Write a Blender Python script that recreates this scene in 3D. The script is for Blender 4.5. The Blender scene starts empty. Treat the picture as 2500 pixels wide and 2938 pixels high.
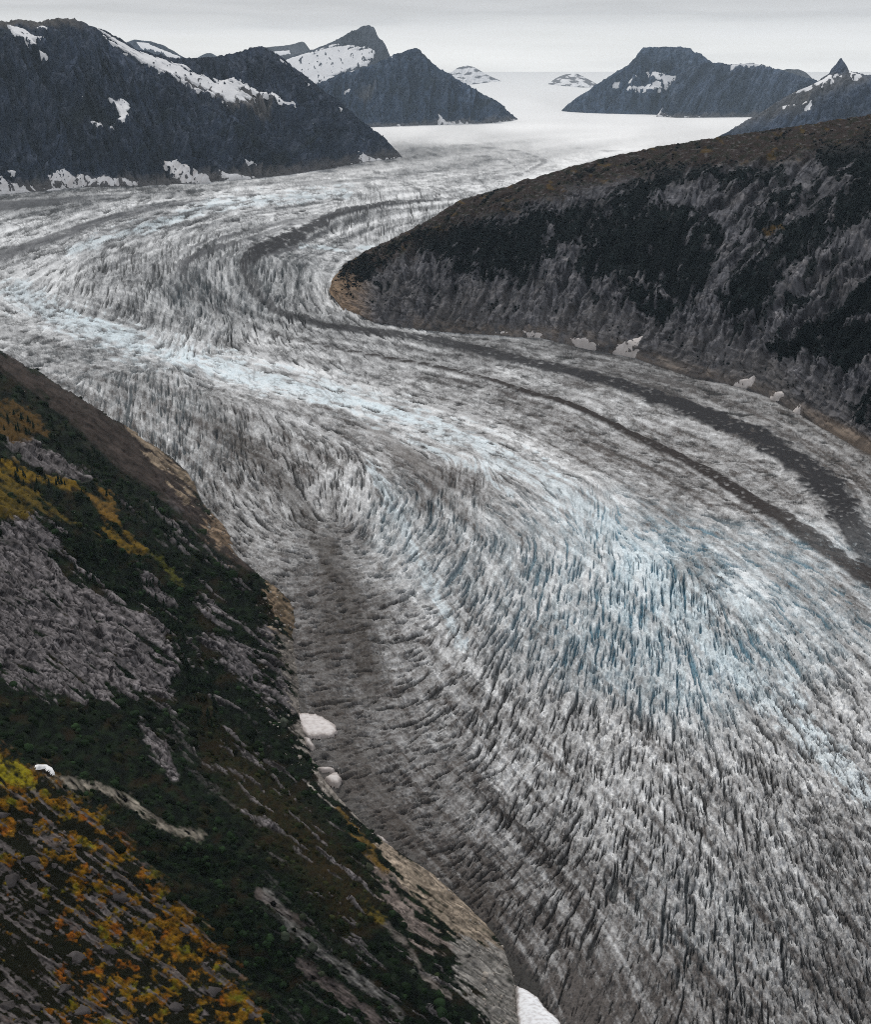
import bpy, math, random
import numpy as np
F32 = np.float32
rng = np.random.default_rng(7)
random.seed(7)
SC = bpy.context.scene
COL = SC.collection

# ------------------------------------------------------------------ camera
FPX = 2938.0                      # focal length in photo pixels (photo 2500 x 2938)
CAMH = 700.0                      # metres above the ice below
PITCH = math.atan((1469 - 250) / FPX)
cam_d = bpy.data.cameras.new('camera')
cam = bpy.data.objects.new('camera', cam_d)
COL.objects.link(cam)
cam.location = (0, 0, CAMH)
cam.rotation_euler = (math.pi / 2 - PITCH, 0, 0)
cam_d.sensor_fit = 'VERTICAL'
cam_d.sensor_height = 24.0
cam_d.lens = 24.0 * FPX / 2938.0
cam_d.clip_start = 1.0
cam_d.clip_end = 200000.0
SC.camera = cam

# ------------------------------------------------------------------ world (overcast daylight)
SUN_EL, SUN_AZ = math.radians(42), math.radians(-22)      # azimuth from +Y towards +X
w = bpy.data.worlds.new('World')
SC.world = w
w.use_nodes = True
nt = w.node_tree
nt.nodes.clear()
N = nt.nodes.new


def mth(op, a, b=None, c=None, tree=None):
    t = tree or nt
    n = t.nodes.new('ShaderNodeMath')
    n.operation = op
    for i, v in enumerate((a, b, c)):
        if v is None:
            continue
        if isinstance(v, (int, float)):
            n.inputs[i].default_value = v
        else:
            t.links.new(v, n.inputs[i])
    return n.outputs[0]


sky = N('ShaderNodeTexSky')
sky.sky_type = 'NISHITA'
sky.sun_disc = False
sky.sun_elevation = SUN_EL
sky.sun_rotation = SUN_AZ
bg1 = N('ShaderNodeBackground')
bg1.inputs['Strength'].default_value = 0.06
nt.links.new(sky.outputs[0], bg1.inputs['Color'])
tc = N('ShaderNodeTexCoord')
sep = N('ShaderNodeSeparateXYZ')
nt.links.new(tc.outputs['Generated'], sep.inputs[0])
comb = N('ShaderNodeCombineXYZ')
nt.links.new(mth('MULTIPLY', sep.outputs[0], 4.0), comb.inputs[0])
nt.links.new(mth('MULTIPLY', sep.outputs[1], 3.0), comb.inputs[1])
nt.links.new(mth('MULTIPLY', sep.outputs[2], 55.0), comb.inputs[2])
nz = N('ShaderNodeTexNoise')
nz.inputs['Scale'].default_value = 1.0
nz.inputs['Detail'].default_value = 5.0
nz.inputs['Roughness'].default_value = 0.55
nt.links.new(comb.outputs[0], nz.inputs['Vector'])
nzc = mth('SUBTRACT', nz.outputs['Fac'], 0.5)
# cloud base wobbles a little; the layer gets lighter under the base, darker just above it
el = mth('ADD', sep.outputs[2], mth('MULTIPLY', nzc, 0.05))
ramp = N('ShaderNodeValToRGB')
cr = ramp.color_ramp
cr.elements[0].position, cr.elements[0].color = 0.0, (.75, .745, .73, 1)
cr.elements[1].position, cr.elements[1].color = 1.0, (.54, .55, .57, 1)
for p, c in ((.034, (.745, .74, .725)), (.044, (.71, .705, .70)), (.052, (.61, .61, .61)), (.060, (.50, .50, .505)),
             (.069, (.54, .54, .545)), (.080, (.41, .41, .415)), (.10, (.46, .46, .47)), (.25, (.52, .52, .54)), (.5, (.56, .57, .59))):
    e = cr.elements.new(p)
    e.color = (*c, 1)
nt.links.new(el, ramp.inputs['Fac'])
mul = N('ShaderNodeMix')
mul.data_type = 'RGBA'
mul.blend_type = 'MULTIPLY'
mul.inputs[0].default_value = 1.0
cmb2 = N('ShaderNodeCombineXYZ')
f_ = mth('ADD', mth('MULTIPLY', nzc, 0.5), 1.0)
for i in range(3):
    nt.links.new(f_, cmb2.inputs[i])
nt.links.new(ramp.outputs[0], mul.inputs[6])
nt.links.new(cmb2.outputs[0], mul.inputs[7])
bg2 = N('ShaderNodeBackground')
bg2.inputs['Strength'].default_value = 1.0
nt.links.new(mul.outputs[2], bg2.inputs['Color'])
mixs = N('ShaderNodeMixShader')
mixs.inputs[0].default_value = 0.96
nt.links.new(bg1.outputs[0], mixs.inputs[1])
nt.links.new(bg2.outputs[0], mixs.inputs[2])
outw = N('ShaderNodeOutputWorld')
nt.links.new(mixs.outputs[0], outw.inputs['Surface'])

sun_d = bpy.data.lights.new('sun', 'SUN')
sun_d.energy = 1.5
sun_d.angle = math.radians(11)
sun_d.color = (1.0, .96, .90)
sun = bpy.data.objects.new('sun', sun_d)
COL.objects.link(sun)
sun.location = (0, 0, 2500)
sx, sy, sz = math.sin(SUN_AZ) * math.cos(SUN_EL), math.cos(SUN_AZ) * math.cos(SUN_EL), math.sin(SUN_EL)
from mathutils import Vector
sun.rotation_euler = Vector((-sx, -sy, -sz)).to_track_quat('-Z', 'Y').to_euler()

SC.view_settings.view_transform = 'Standard'
SC.view_settings.look = 'None'
SC.view_settings.gamma = 1.0
SC.view_settings.exposure = 0.28
SC.cycles.use_denoising = False
SC.cycles.filter_width = 1.0
SC.cycles.max_bounces = 4
SC.cycles.diffuse_bounces = 3
SC.cycles.volume_bounces = 2

# ------------------------------------------------------------------ numeric helpers
CP, SP = math.cos(PITCH), math.sin(PITCH)


def rays(x, y):
    a = (np.asarray(x, F32) - 1250) / FPX
    b = (1469 - np.asarray(y, F32)) / FPX
    return a, CP + b * SP, b * CP - SP


def zbase(Y):
    """the ice surface: rises 2 % up-glacier and steepens towards the upper icefield"""
    q = np.maximum(Y - 12000.0, 0)
    return 0.02 * Y + 1.75e-6 * q * q


def on_ice(x, y):
    """where the sight line of a photo pixel meets the ice"""
    rx, ry, rz = rays(x, y)
    lo = np.full(np.shape(rx), 50.0)
    hi = np.full(np.shape(rx), 60000.0)
    k = rz.astype(np.float64) / ry
    for _ in range(44):
        m = .5 * (lo + hi)
        above = CAMH + k * m > zbase(m)
        lo = np.where(above, m, lo)
        hi = np.where(above, hi, m)
    Y = .5 * (lo + hi)
    return rx / ry * Y, Y, CAMH + k * Y


_perm = rng.permutation(256)
_perm = np.concatenate([_perm, _perm, _perm]).astype(np.int32)
_ang = rng.uniform(0, 2 * np.pi, 256)
_gx, _gy = np.cos(_ang).astype(F32), np.sin(_ang).astype(F32)


def perlin(x, y):
    x = np.asarray(x, F32)
    y = np.asarray(y, F32)
    xi = np.floor(x)
    yi = np.floor(y)
    fx = x - xi
    fy = y - yi
    xi = xi.astype(np.int32) & 255
    yi = yi.astype(np.int32) & 255
    u = fx * fx * fx * (fx * (fx * 6 - 15) + 10)
    v = fy * fy * fy * (fy * (fy * 6 - 15) + 10)
    a = _perm[xi]
    b = _perm[xi + 1]

    def g(h, dx, dy):
        return _gx[h] * dx + _gy[h] * dy
    n00 = g(_perm[a + yi], fx, fy)
    n01 = g(_perm[a + yi + 1], fx, fy - 1)
    n10 = g(_perm[b + yi], fx - 1, fy)
    n11 = g(_perm[b + yi + 1], fx - 1, fy - 1)
    n0 = n00 + u * (n10 - n00)
    n1 = n01 + u * (n11 - n01)
    return 1.5 * (n0 + v * (n1 - n0))


def fbm(x, y, o=4, gain=.5, lac=2.03, ridged=False):
    s = 0
    a = 1.0
    t = 0
    for i in range(o):
        n = perlin(x + 17.3 * i, y - 9.1 * i)
        if ridged:
            n = 1 - 2 * np.abs(n)
        s = s + a * n
        t += a
        a *= gain
        x = x * lac
        y = y * lac
    return s / t


def sstep(a, b, x):
    t = np.clip((x - a) / (b - a), 0, 1)
    return t * t * (3 - 2 * t)


def lerp(a, b, t):
    return a + (b - a) * t


def mixc(c, col, m):
    """mix colour array c[...,3] towards col by mask m"""
    return c + (np.asarray(col, F32) - c) * m[..., None]


def box1(a, r, ax):
    a = np.moveaxis(a, ax, 0)
    p = np.concatenate([np.repeat(a[:1], r + 1, 0), a, np.repeat(a[-1:], r, 0)], 0)
    c = np.cumsum(p, 0, dtype=np.float64)
    o = ((c[2 * r + 1:] - c[:-(2 * r + 1)]) / (2 * r + 1)).astype(F32)
    return np.moveaxis(o, 0, ax)


def blur(a, r, n=2):
    r = int(round(r))
    if r < 1:
        return a
    for _ in range(n):
        a = box1(box1(a, r, 0), r, 1)
    return a


def seg_dist(px, py, poly, closed=False):
    """distance to a polyline, plus index parameter along it"""
    P = np.asarray(poly, float)
    if closed:
        P = np.vstack([P, P[:1]])
    best = np.full(px.shape, 1e18, F32)
    par = np.zeros(px.shape, F32)
    for i in range(len(P) - 1):
        ax, ay = P[i]
        bx, by = P[i + 1]
        dx, dy = bx - ax, by - ay
        t = np.clip(((px - ax) * dx + (py - ay) * dy) / (dx * dx + dy * dy + 1e-9), 0, 1)
        d = (px - ax - t * dx) ** 2 + (py - ay - t * dy) ** 2
        m = d < best
        best = np.where(m, d, best)
        par = np.where(m, i + t, par)
    return np.sqrt(best), par


def inside(px, py, poly):
    P = np.asarray(poly, float)
    r = np.zeros(px.shape, bool)
    n = len(P)
    for i in range(n):
        x1, y1 = P[i]
        x2, y2 = P[(i + 1) % n]
        if y1 == y2:
            continue
        c = (y1 > py) != (y2 > py)
        r ^= c & (px < (x2 - x1) * (py - y1) / (y2 - y1) + x1)
    return r


def sdf(px, py, poly):
    """signed distance, positive inside; only evaluated near the polygon"""
    P = np.asarray(poly, float)
    out = np.full(px.shape, -400., F32)
    m = (px > P[:, 0].min() - 120) & (px < P[:, 0].max() + 120) & (py > P[:, 1].min() - 120) & (py < P[:, 1].max() + 120)
    if not m.any():
        return out
    x, y = px[m], py[m]
    d, _ = seg_dist(x, y, poly, True)
    out[m] = np.where(inside(x, y, poly), d, -d)
    return out


def polyline_interp(pts, x):
    P = np.asarray(pts, float)
    return np.interp(x, P[:, 0], P[:, 1])


class Chart:
    """regular grid over photo pixels with a coarser helper grid"""

    def __init__(self, x0, x1, y0, y1, step, low=4):
        self.xs = np.arange(x0, x1 + step, step).astype(F32)
        self.ys = np.arange(y0, y1 + step, step).astype(F32)
        self.step = step
        self.nx, self.ny = len(self.xs), len(self.ys)
        self.X, self.Y = np.meshgrid(self.xs, self.ys)
        self.low = low
        self.lx = self.xs[::low]
        self.ly = self.ys[::low]
        self.LX, self.LY = np.meshgrid(self.lx, self.ly)

    def up(self, a):
        """bilinear upsample of a low grid array"""
        fx = np.clip((self.xs - self.xs[0]) / (self.step * self.low), 0, len(self.lx) - 1.001)
        fy = np.clip((self.ys - self.ys[0]) / (self.step * self.low), 0, len(self.ly) - 1.001)
        ix = fx.astype(int)
        iy = fy.astype(int)
        tx = (fx - ix).astype(F32)
        ty = (fy - iy).astype(F32)[:, None]
        r = a[:, ix] * (1 - tx) + a[:, ix + 1] * tx
        return (r[iy] * (1 - ty) + r[iy + 1] * ty).astype(F32)

    def idw(self, pts, p=1.7, eps=900.):
        """values at scattered photo pixels spread over the chart"""
        A = np.asarray(pts, float)

        def wy(y):
            return y + 560 * np.log(np.maximum(y - 170, 20) / 100)
        gx = self.LX
        gy = wy(self.LY)
        num = np.zeros(gx.shape + (A.shape[1] - 2,), F32)
        den = np.zeros(gx.shape, F32)
        for r in A:
            d = (gx - r[0]) ** 2 + (gy - wy(r[1])) ** 2 + eps
            wgt = (d ** -p).astype(F32)
            num += wgt[..., None] * r[2:].astype(F32)
            den += wgt
        o = num / den[..., None]
        return [self.up(o[..., i]) for i in range(o.shape[2])]

    def sdf(self, poly):
        return self.up(sdf(self.LX, self.LY, poly))

    def line(self, poly):
        d, p = seg_dist(self.LX, self.LY, poly)
        return self.up(d), self.up(p)


def lic(noise, ct, st, K, step, wgt=None):
    """smear noise along the direction field (ct, st), following its curves"""
    ny, nx = noise.shape
    gy, gx = np.meshgrid(np.arange(ny, dtype=F32), np.arange(nx, dtype=F32), indexing='ij')
    flat = noise.ravel()
    fc, fs = ct.ravel(), st.ravel()
    acc = noise.copy()
    tot = np.ones_like(noise)
    for sg in (1, -1):
        px, py = gx.copy(), gy.copy()
        vx, vy = sg * ct, sg * st
        for k in range(1, K + 1):
            px += step * vx
            py += step * vy
            ix = np.clip(px + .5, 0, nx - 1).astype(np.int32)
            iy = np.clip(py + .5, 0, ny - 1).astype(np.int32)
            j = iy * nx + ix
            wk = F32(math.cos(.5 * math.pi * k / (K + 1)) ** 2)
            acc += wk * flat[j]
            tot += wk
            c, s = fc[j], fs[j]
            f = np.where(c * vx + s * vy < 0, F32(-1), F32(1))
            vx, vy = c * f, s * f
    acc /= tot
    acc -= acc.mean()
    return acc / acc.std()


def strokes(shape, prob, sg, ct, st, K, step, lo, hi):
    """single cracks: each seed draws one curved lens-shaped stroke along the direction field"""
    seed = (rng.random(shape) < prob).astype(F32) * rng.uniform(.55, 1., shape).astype(F32)
    ky = np.fft.fftfreq(shape[0])[:, None]
    kx = np.fft.rfftfreq(shape[1])[None]
    n = np.fft.irfft2(np.fft.rfft2(seed) * np.exp(-2 * (math.pi * sg) ** 2 * (kx * kx + ky * ky)), s=shape).astype(F32)
    n *= F32(2 * math.pi * sg * sg)
    ny, nx = shape
    gy, gx = np.meshgrid(np.arange(ny, dtype=F32), np.arange(nx, dtype=F32), indexing='ij')
    flat, fc, fs = n.ravel(), ct.ravel(), st.ravel()
    out = n.copy()
    for sgn in (1, -1):
        px, py = gx.copy(), gy.copy()
        vx, vy = sgn * ct, sgn * st
        for k in range(1, K + 1):
            px += step * vx
            py += step * vy
            j = np.clip(py + .5, 0, ny - 1).astype(np.int32) * nx + np.clip(px + .5, 0, nx - 1).astype(np.int32)
            np.maximum(out, F32(1 - (k / (K + 1.)) ** 2) * flat[j], out=out)
            c, s_ = fc[j], fs[j]
            f = np.where(c * vx + s_ * vy < 0, F32(-1), F32(1))
            vx, vy = c * f, s_ * f
    return sstep(lo, hi, out)


_h1 = rng.random(512).astype(F32)
_h2 = rng.random(512).astype(F32)
_h3 = rng.random(512).astype(F32)
_h4 = rng.uniform(-1, 1, 512).astype(F32)
_h5 = rng.uniform(-1, 1, 512).astype(F32)


def blocks(X, Y, size, ct, st, stretch):
    """broken blocks, longer along the direction field: (gap width to the neighbour, block value, tilted top)"""
    x, y = X / size, Y / size
    ix, iy = np.floor(x).astype(np.int32), np.floor(y).astype(np.int32)
    d1 = np.full(x.shape, 9., F32)
    d2 = d1.copy()
    val = np.zeros(x.shape, F32)
    top = val.copy()
    for dj in (-1, 0, 1):
        for di in (-1, 0, 1):
            hh = _perm[((ix + di) & 255) + _perm[(iy + dj) & 255]]
            px = x - (ix + di + _h1[hh])
            py = y - (iy + dj + _h2[hh])
            a = (px * ct + py * st) / stretch
            b = (-px * st + py * ct) * stretch ** .5
            d = np.sqrt(a * a + b * b)
            c = d < d1
            d2 = np.where(c, d1, np.minimum(d2, d))
            d1 = np.where(c, d, d1)
            val = np.where(c, _h3[hh], val)
            top = np.where(c, px * _h4[hh] + py * _h5[hh], top)
    return d2 - d1, val, top


def lines(L, wd, lev=0.):
    """thin curved lines along a level of a smeared field, wd cells wide"""
    gy, gx = np.gradient(L)
    d = np.abs(L - lev) / (np.hypot(gx, gy) + .04)
    return sstep(wd, wd * .45, d).astype(F32)


def wnoise(shape, sg):
    """white noise softened by a gaussian of sg cells"""
    n = rng.standard_normal(shape).astype(F32)
    ky = np.fft.fftfreq(shape[0])[:, None]
    kx = np.fft.rfftfreq(shape[1])[None]
    n = np.fft.irfft2(np.fft.rfft2(n) * np.exp(-2 * (math.pi * sg) ** 2 * (kx * kx + ky * ky)), s=shape).astype(F32)
    return n / n.std()


# ------------------------------------------------------------------ mesh helpers
def mesh_obj(name, verts, faces, col=None, mat=None, smooth=True, parent=None):
    """verts (n,3), faces (m,k) int arrays"""
    me = bpy.data.meshes.new(name)
    nv, nf, k = len(verts), len(faces), faces.shape[1]
    me.vertices.add(nv)
    me.vertices.foreach_set('co', np.ascontiguousarray(verts, F32).ravel())
    me.loops.add(nf * k)
    me.loops.foreach_set('vertex_index', np.ascontiguousarray(faces, np.int32).ravel())
    me.polygons.add(nf)
    me.polygons.foreach_set('loop_start', np.arange(0, nf * k, k, dtype=np.int32))
    me.polygons.foreach_set('loop_total', np.full(nf, k, np.int32))
    if smooth:
        me.polygons.foreach_set('use_smooth', np.ones(nf, bool))
    me.update(calc_edges=True)
    if col is not None:
        at = me.attributes.new('Col', 'FLOAT_COLOR', 'POINT')
        c4 = np.ones((nv, 4), F32)
        c4[:, :3] = col
        at.data.foreach_set('color', c4.ravel())
    if mat:
        me.materials.append(mat)
    o = bpy.data.objects.new(name, me)
    COL.objects.link(o)
    if parent:
        o.parent = parent
    return o


def grid_obj(name, P, C, mat, keep=None):
    ny, nx = P.shape[:2]
    idx = np.arange(ny * nx).reshape(ny, nx)
    q = np.stack([idx[:-1, :-1], idx[1:, :-1], idx[1:, 1:], idx[:-1, 1:]], -1).reshape(-1, 4)
    V = P.reshape(-1, 3)
    c = C.reshape(-1, 3)
    if keep is not None:
        q = q[keep.reshape(-1)]
        used = np.zeros(len(V), bool)
        used[q.ravel()] = True
        rem = np.cumsum(used) - 1
        q = rem[q]
        V = V[used]
        c = c[used]
    return mesh_obj(name, V, q, np.clip(c, .003, .95), mat)


def normals(P):
    a = np.gradient(P, axis=1)
    b = np.gradient(P, axis=0)
    n = np.cross(a, b)
    n /= np.linalg.norm(n, axis=-1, keepdims=True) + 1e-9
    return n.astype(F32)


def tag(o, label, cat=None, group=None, kind=None):
    o['label'] = label
    if cat:
        o['category'] = cat
    if group:
        o['group'] = group
    if kind:
        o['kind'] = kind
    return o


def mat_ground(name, scale, amt, bump, bscale, rough=1., spec=.04, dist=1.0):
    """albedo from the object's own colour layer, broken up by noise; bump for grain"""
    m = bpy.data.materials.new(name)
    m.use_nodes = True
    t = m.node_tree
    b = t.nodes['Principled BSDF']
    b.inputs['Roughness'].default_value = rough
    b.inputs['Specular IOR Level'].default_value = spec
    a = t.nodes.new('ShaderNodeAttribute')
    a.attribute_name = 'Col'
    tcn = t.nodes.new('ShaderNodeTexCoord')
    n = t.nodes.new('ShaderNodeTexNoise')
    n.inputs['Scale'].default_value = scale
    n.inputs['Detail'].default_value = 6
    n.inputs['Roughness'].default_value = .65
    t.links.new(tcn.outputs['Object'], n.inputs['Vector'])
    f = mth('ADD', mth('MULTIPLY', mth('SUBTRACT', n.outputs['Fac'], .5, tree=t), 2 * amt, tree=t), 1.0, tree=t)
    vm = t.nodes.new('ShaderNodeVectorMath')
    vm.operation = 'SCALE'
    t.links.new(a.outputs['Color'], vm.inputs[0])
    t.links.new(f, vm.inputs['Scale'])
    t.links.new(vm.outputs[0], b.inputs['Base Color'])
    if bump:
        n2 = t.nodes.new('ShaderNodeTexNoise')
        n2.inputs['Scale'].default_value = bscale
        n2.inputs['Detail'].default_value = 5
        t.links.new(tcn.outputs['Object'], n2.inputs['Vector'])
        bp = t.nodes.new('ShaderNodeBump')
        bp.inputs['Strength'].default_value = bump
        bp.inputs['Distance'].default_value = dist
        t.links.new(n2.outputs['Fac'], bp.inputs['Height'])
        t.links.new(bp.outputs[0], b.inputs['Normal'])
    return m


M_ICE = mat_ground('ice', .30, .55, .6, .7, rough=1, spec=.06, dist=1.2)
M_ROCK = mat_ground('rock', .12, .45, .35, .3, dist=2.5)
M_FAR = mat_ground('far_rock', .02, .4, .5, .05, dist=12)
M_SLOPE = mat_ground('slope', .35, .45, .3, .6, dist=1.2)
M_SNOW = mat_ground('snow', .05, .06, .2, .2, rough=.9, spec=.1)
M_LEAF = mat_ground('leaf', .8, .4, 0, 1, rough=1, spec=.05)

# ------------------------------------------------------------------ glacier
FLOW = [
    [(1700, 545), (1400, 575), (1180, 680), (1040, 740), (960, 785), (945, 830), (985, 885), (1080, 930), (1200, 945), (1400, 960), (1700, 1000), (1900, 1050), (2200, 1130), (2350, 1200), (2500, 1290), (2900, 1600)],
    [(1330, 572), (1100, 590), (950, 610), (850, 680), (740, 715), (700, 760), (720, 830), (800, 900), (920, 935), (1150, 965), (1350, 1005), (1700, 1090), (2000, 1190), (2250, 1290), (2400, 1400), (2470, 1520), (2600, 1750)],
    [(1300, 555), (800, 640), (600, 700), (520, 760), (520, 830), (640, 910), (780, 960), (1000, 1010), (1300, 1065), (1500, 1120), (1750, 1210), (1950, 1300), (2100, 1390), (2250, 1490), (2350, 1560), (2500, 1650), (2800, 1800)],
    [(1700, 450), (1300, 520), (700, 590), (200, 740), (50, 850), (150, 920), (400, 1000), (700, 1090), (1000, 1150), (1300, 1250), (1550, 1350), (1750, 1480), (1900, 1600), (2100, 1800), (2300, 2020), (2600, 2350)],
    [(1640, 470), (1500, 520), (1250, 535), (700, 555), (400, 610), (0, 740), (-350, 860), (-100, 950), (250, 1060), (600, 1160), (900, 1290), (1100, 1430), (1250, 1600), (1400, 1800), (1650, 2050), (2000, 2400), (2400, 2900)],
    [(2300, 300), (1800, 350), (1500, 350), (1250, 372), (1050, 372)],
    [(1150, 460), (700, 520), (0, 570), (-400, 650)],
    [(-450, 930), (0, 1010), (230, 1140), (530, 1320), (700, 1500), (870, 1700), (900, 2000), (980, 2200), (1270, 2480), (1530, 2800), (1700, 3200)],
    [(1600, 250), (1560, 290), (1500, 330)],
]
# streak direction of crevasses and seracs (degrees; 0 right, 90 down)
CREV = [(2100, 2700, 88), (2300, 2600, 66), (2450, 2800, 70), (1900, 2600, 96), (1750, 2750, 110), (2100, 2300, 80), (2400, 2300, 58), (1700, 2200, 99),
        (1500, 2300, 118), (1450, 2100, 112), (1350, 2250, 140), (1250, 2200, 158), (1100, 2300, 166), (1000, 2100, 170), (1200, 2420, 160),
        (1400, 2500, 140), (1500, 2700, 120), (1600, 2850, 112), (1500, 1950, 110), (1800, 1900, 96), (1900, 1700, 92), (2000, 1850, 76),
        (2200, 1900, 58), (2400, 1900, 45), (2300, 1720, 35), (2450, 1600, 20), (1200, 1600, 130), (1400, 1650, 112), (1600, 1650, 102),
        (1050, 1700, 168), (900, 1800, 176), (900, 1950, 178), (900, 1550, 10), (1000, 1600, 165), (750, 1480, 40), (700, 1350, 70), (600, 1300, 95), (450, 1200, 92),
        (850, 1450, 65), (1100, 1500, 112), (1000, 1400, 95), (300, 1150, 100), (1300, 1200, 11), (1600, 1300, 10), (1900, 1400, 6), (2200, 1450, 4),
        (2200, 1250, 6), (2400, 1400, 10), (1500, 1050, 7), (1900, 1130, 8), (1000, 1150, 14), (700, 1060, 12), (300, 1000, 4), (150, 1060, 170), (100, 900, 170),
        (700, 850, 112), (550, 830, 88), (800, 870, 118), (850, 800, 98), (900, 880, 50), (650, 900, 65), (600, 930, 115), (420, 800, 95), (250, 830, 112),
        (750, 950, 62), (950, 960, 30), (1000, 750, 10), (900, 740, 12), (300, 620, 168), (800, 560, 175), (1300, 500, 5), (100, 720, 160), (1100, 650, 95),
        (1200, 620, 80), (1600, 430, 5), (1300, 440, 8), (1700, 1500, 100), (1300, 1420, 100), (1150, 1350, 30), (1500, 1450, 40), (1650, 1500, 60),
        (2100, 1600, 22), (2000, 1550, 18), (1850, 1500, 30), (2400, 2080, 50), (1300, 1850, 120), (1150, 1900, 170), (1250, 1950, 150), (1180, 1780, 160)]
DIRT = [(1500, 350, .0), (1800, 360, 0), (1500, 300, .02), (2100, 350, 0), (1150, 372, .02), (1300, 400, .12), (1280, 430, .5), (1200, 440, .6), (1350, 445, .5), (1500, 460, .3), (1650, 440, .12), (1900, 385, .08), (1750, 400, .02),
        (1600, 290, .1), (1000, 470, .4), (1300, 520, .3), (1500, 500, .2), (900, 530, .18), (1200, 555, .18), (700, 540, .3), (400, 560, .45), (100, 580, .7), (50, 600, .65),
        (200, 620, .55), (50, 650, .35), (0, 740, .45), (500, 610, .32), (700, 590, .2), (300, 680, .3), (100, 780, .16), (50, 860, .3), (500, 680, .42), (700, 640, .42),
        (850, 640, .4), (1100, 650, .45), (1000, 690, .5), (900, 760, .5), (1000, 720, .45), (880, 820, .5), (950, 870, .5), (600, 760, .5), (550, 830, .62), (450, 800, .55),
        (650, 880, .56), (720, 830, .55), (800, 920, .45), (350, 850, .48), (200, 930, .45), (50, 950, .25), (300, 980, .48), (500, 1000, .12), (700, 1060, .1), (900, 1110, .12),
        (1050, 1170, .1), (150, 1050, .5), (300, 1080, .5), (450, 1120, .55), (600, 1200, .6), (420, 1200, .5), (500, 1260, .5), (700, 1290, .6), (850, 1350, .55), (650, 1400, .55),
        (900, 1180, .4), (1000, 1250, .5), (1150, 1330, .6), (1250, 1400, .65), (1150, 1250, .22), (1350, 1300, .22), (1000, 950, .58), (1100, 1010, .5), (1300, 1120, .5),
        (1500, 1200, .55), (1700, 1300, .58), (1450, 1250, .22), (1600, 1370, .18), (1300, 1200, .18), (1750, 1450, .22), (1900, 1450, .58), (1900, 1330, .55), (2100, 1450, .5),
        (1400, 980, .66), (1700, 1040, .76), (1900, 1090, .76), (2200, 1180, .72), (2450, 1330, .72), (1500, 1080, .5), (1800, 1180, .45), (2000, 1270, .55), (2250, 1400, .52),
        (2400, 1520, .35), (1000, 1380, .3), (1080, 1440, .3), (1130, 1550, .25), (1200, 1650, .22), (1250, 1750, .3), (1350, 1850, .32), (1100, 1350, .35), (1300, 1550, .45),
        (1500, 1600, .35), (1650, 1620, .18), (1850, 1620, .02), (1900, 1720, .05), (1950, 1830, .1), (2050, 1900, .12), (2000, 1650, .45), (2100, 1770, .35), (2150, 1700, .12),
        (2300, 1850, .22), (2300, 1650, .3), (2450, 1560, .25), (2450, 1720, .4), (2250, 1550, .35), (2400, 2100, .18), (2200, 2050, .22), (900, 1500, .5), (1000, 1550, .65),
        (950, 1700, .75), (1050, 1750, .72), (1000, 1900, .78), (900, 1950, .68), (1100, 1650, .5), (1150, 1850, .5), (1150, 2050, .66), (1000, 2150, .72), (1050, 2300, .78),
        (1250, 2250, .76), (1200, 2400, .82), (1350, 2500, .82), (1300, 2100, .5), (1500, 2150, .33), (1450, 2350, .55), (1550, 2550, .68), (1600, 2700, .8), (1550, 2800, .95),
        (1530, 2850, 1.0), (1700, 2900, .95), (1850, 2650, .55), (2000, 2830, .7), (2000, 2500, .4), (1800, 2300, .3), (2200, 2400, .4), (2200, 2700, .5), (2400, 2500, .5), (2400, 2850, .65), (1700, 2000, .28), (1600, 1850, .33),
        (960, 2260, .9), (1080, 2400, .9), (1300, 2600, .95), (1450, 2750, .95), (870, 1850, .8), (880, 2020, .85)]
BLUE = [(1850, 1650, 1), (1900, 1750, 1), (1950, 1850, .9), (1700, 1650, .8), (2150, 1720, .8), (1350, 1600, .7), (1150, 1500, .7), (500, 1230, .62), (450, 1180, .6), (620, 850, .6),
        (2000, 2600, .6), (2100, 2400, .5), (1100, 2300, .05), (1000, 1900, .1), (2100, 1300, .15), (1500, 1100, .1), (300, 700, .25), (800, 1100, .25), (1300, 1250, .3), (900, 1500, .4), (1500, 2900, 0), (2400, 2200, .4), (1700, 2200, .35)]
AMP = [(1700, 1800, 9), (1900, 1750, 10), (2100, 2000, 9), (2100, 2500, 8), (1500, 2300, 7), (1200, 2300, 5), (1000, 1900, 5), (1000, 1600, 6), (1100, 1480, 9), (700, 1350, 9), (480, 1220, 12),
       (300, 1110, 7), (1300, 1250, 2.6), (1700, 1350, 2.4), (2100, 1300, 2.4), (1500, 1050, 2.4), (2400, 1600, 4), (2300, 1450, 3), (800, 1100, 4), (300, 1000, 7), (650, 850, 26), (800, 880, 22),
       (450, 830, 14), (200, 850, 9), (1000, 750, 6), (1100, 650, 10), (300, 650, 5), (900, 550, 5), (1300, 450, 6), (1500, 350, 0.5), (1800, 360, .5), (1600, 280, 2), (1400, 2650, 5), (1000, 1000, 4), (1650, 2850, 3)]

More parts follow.
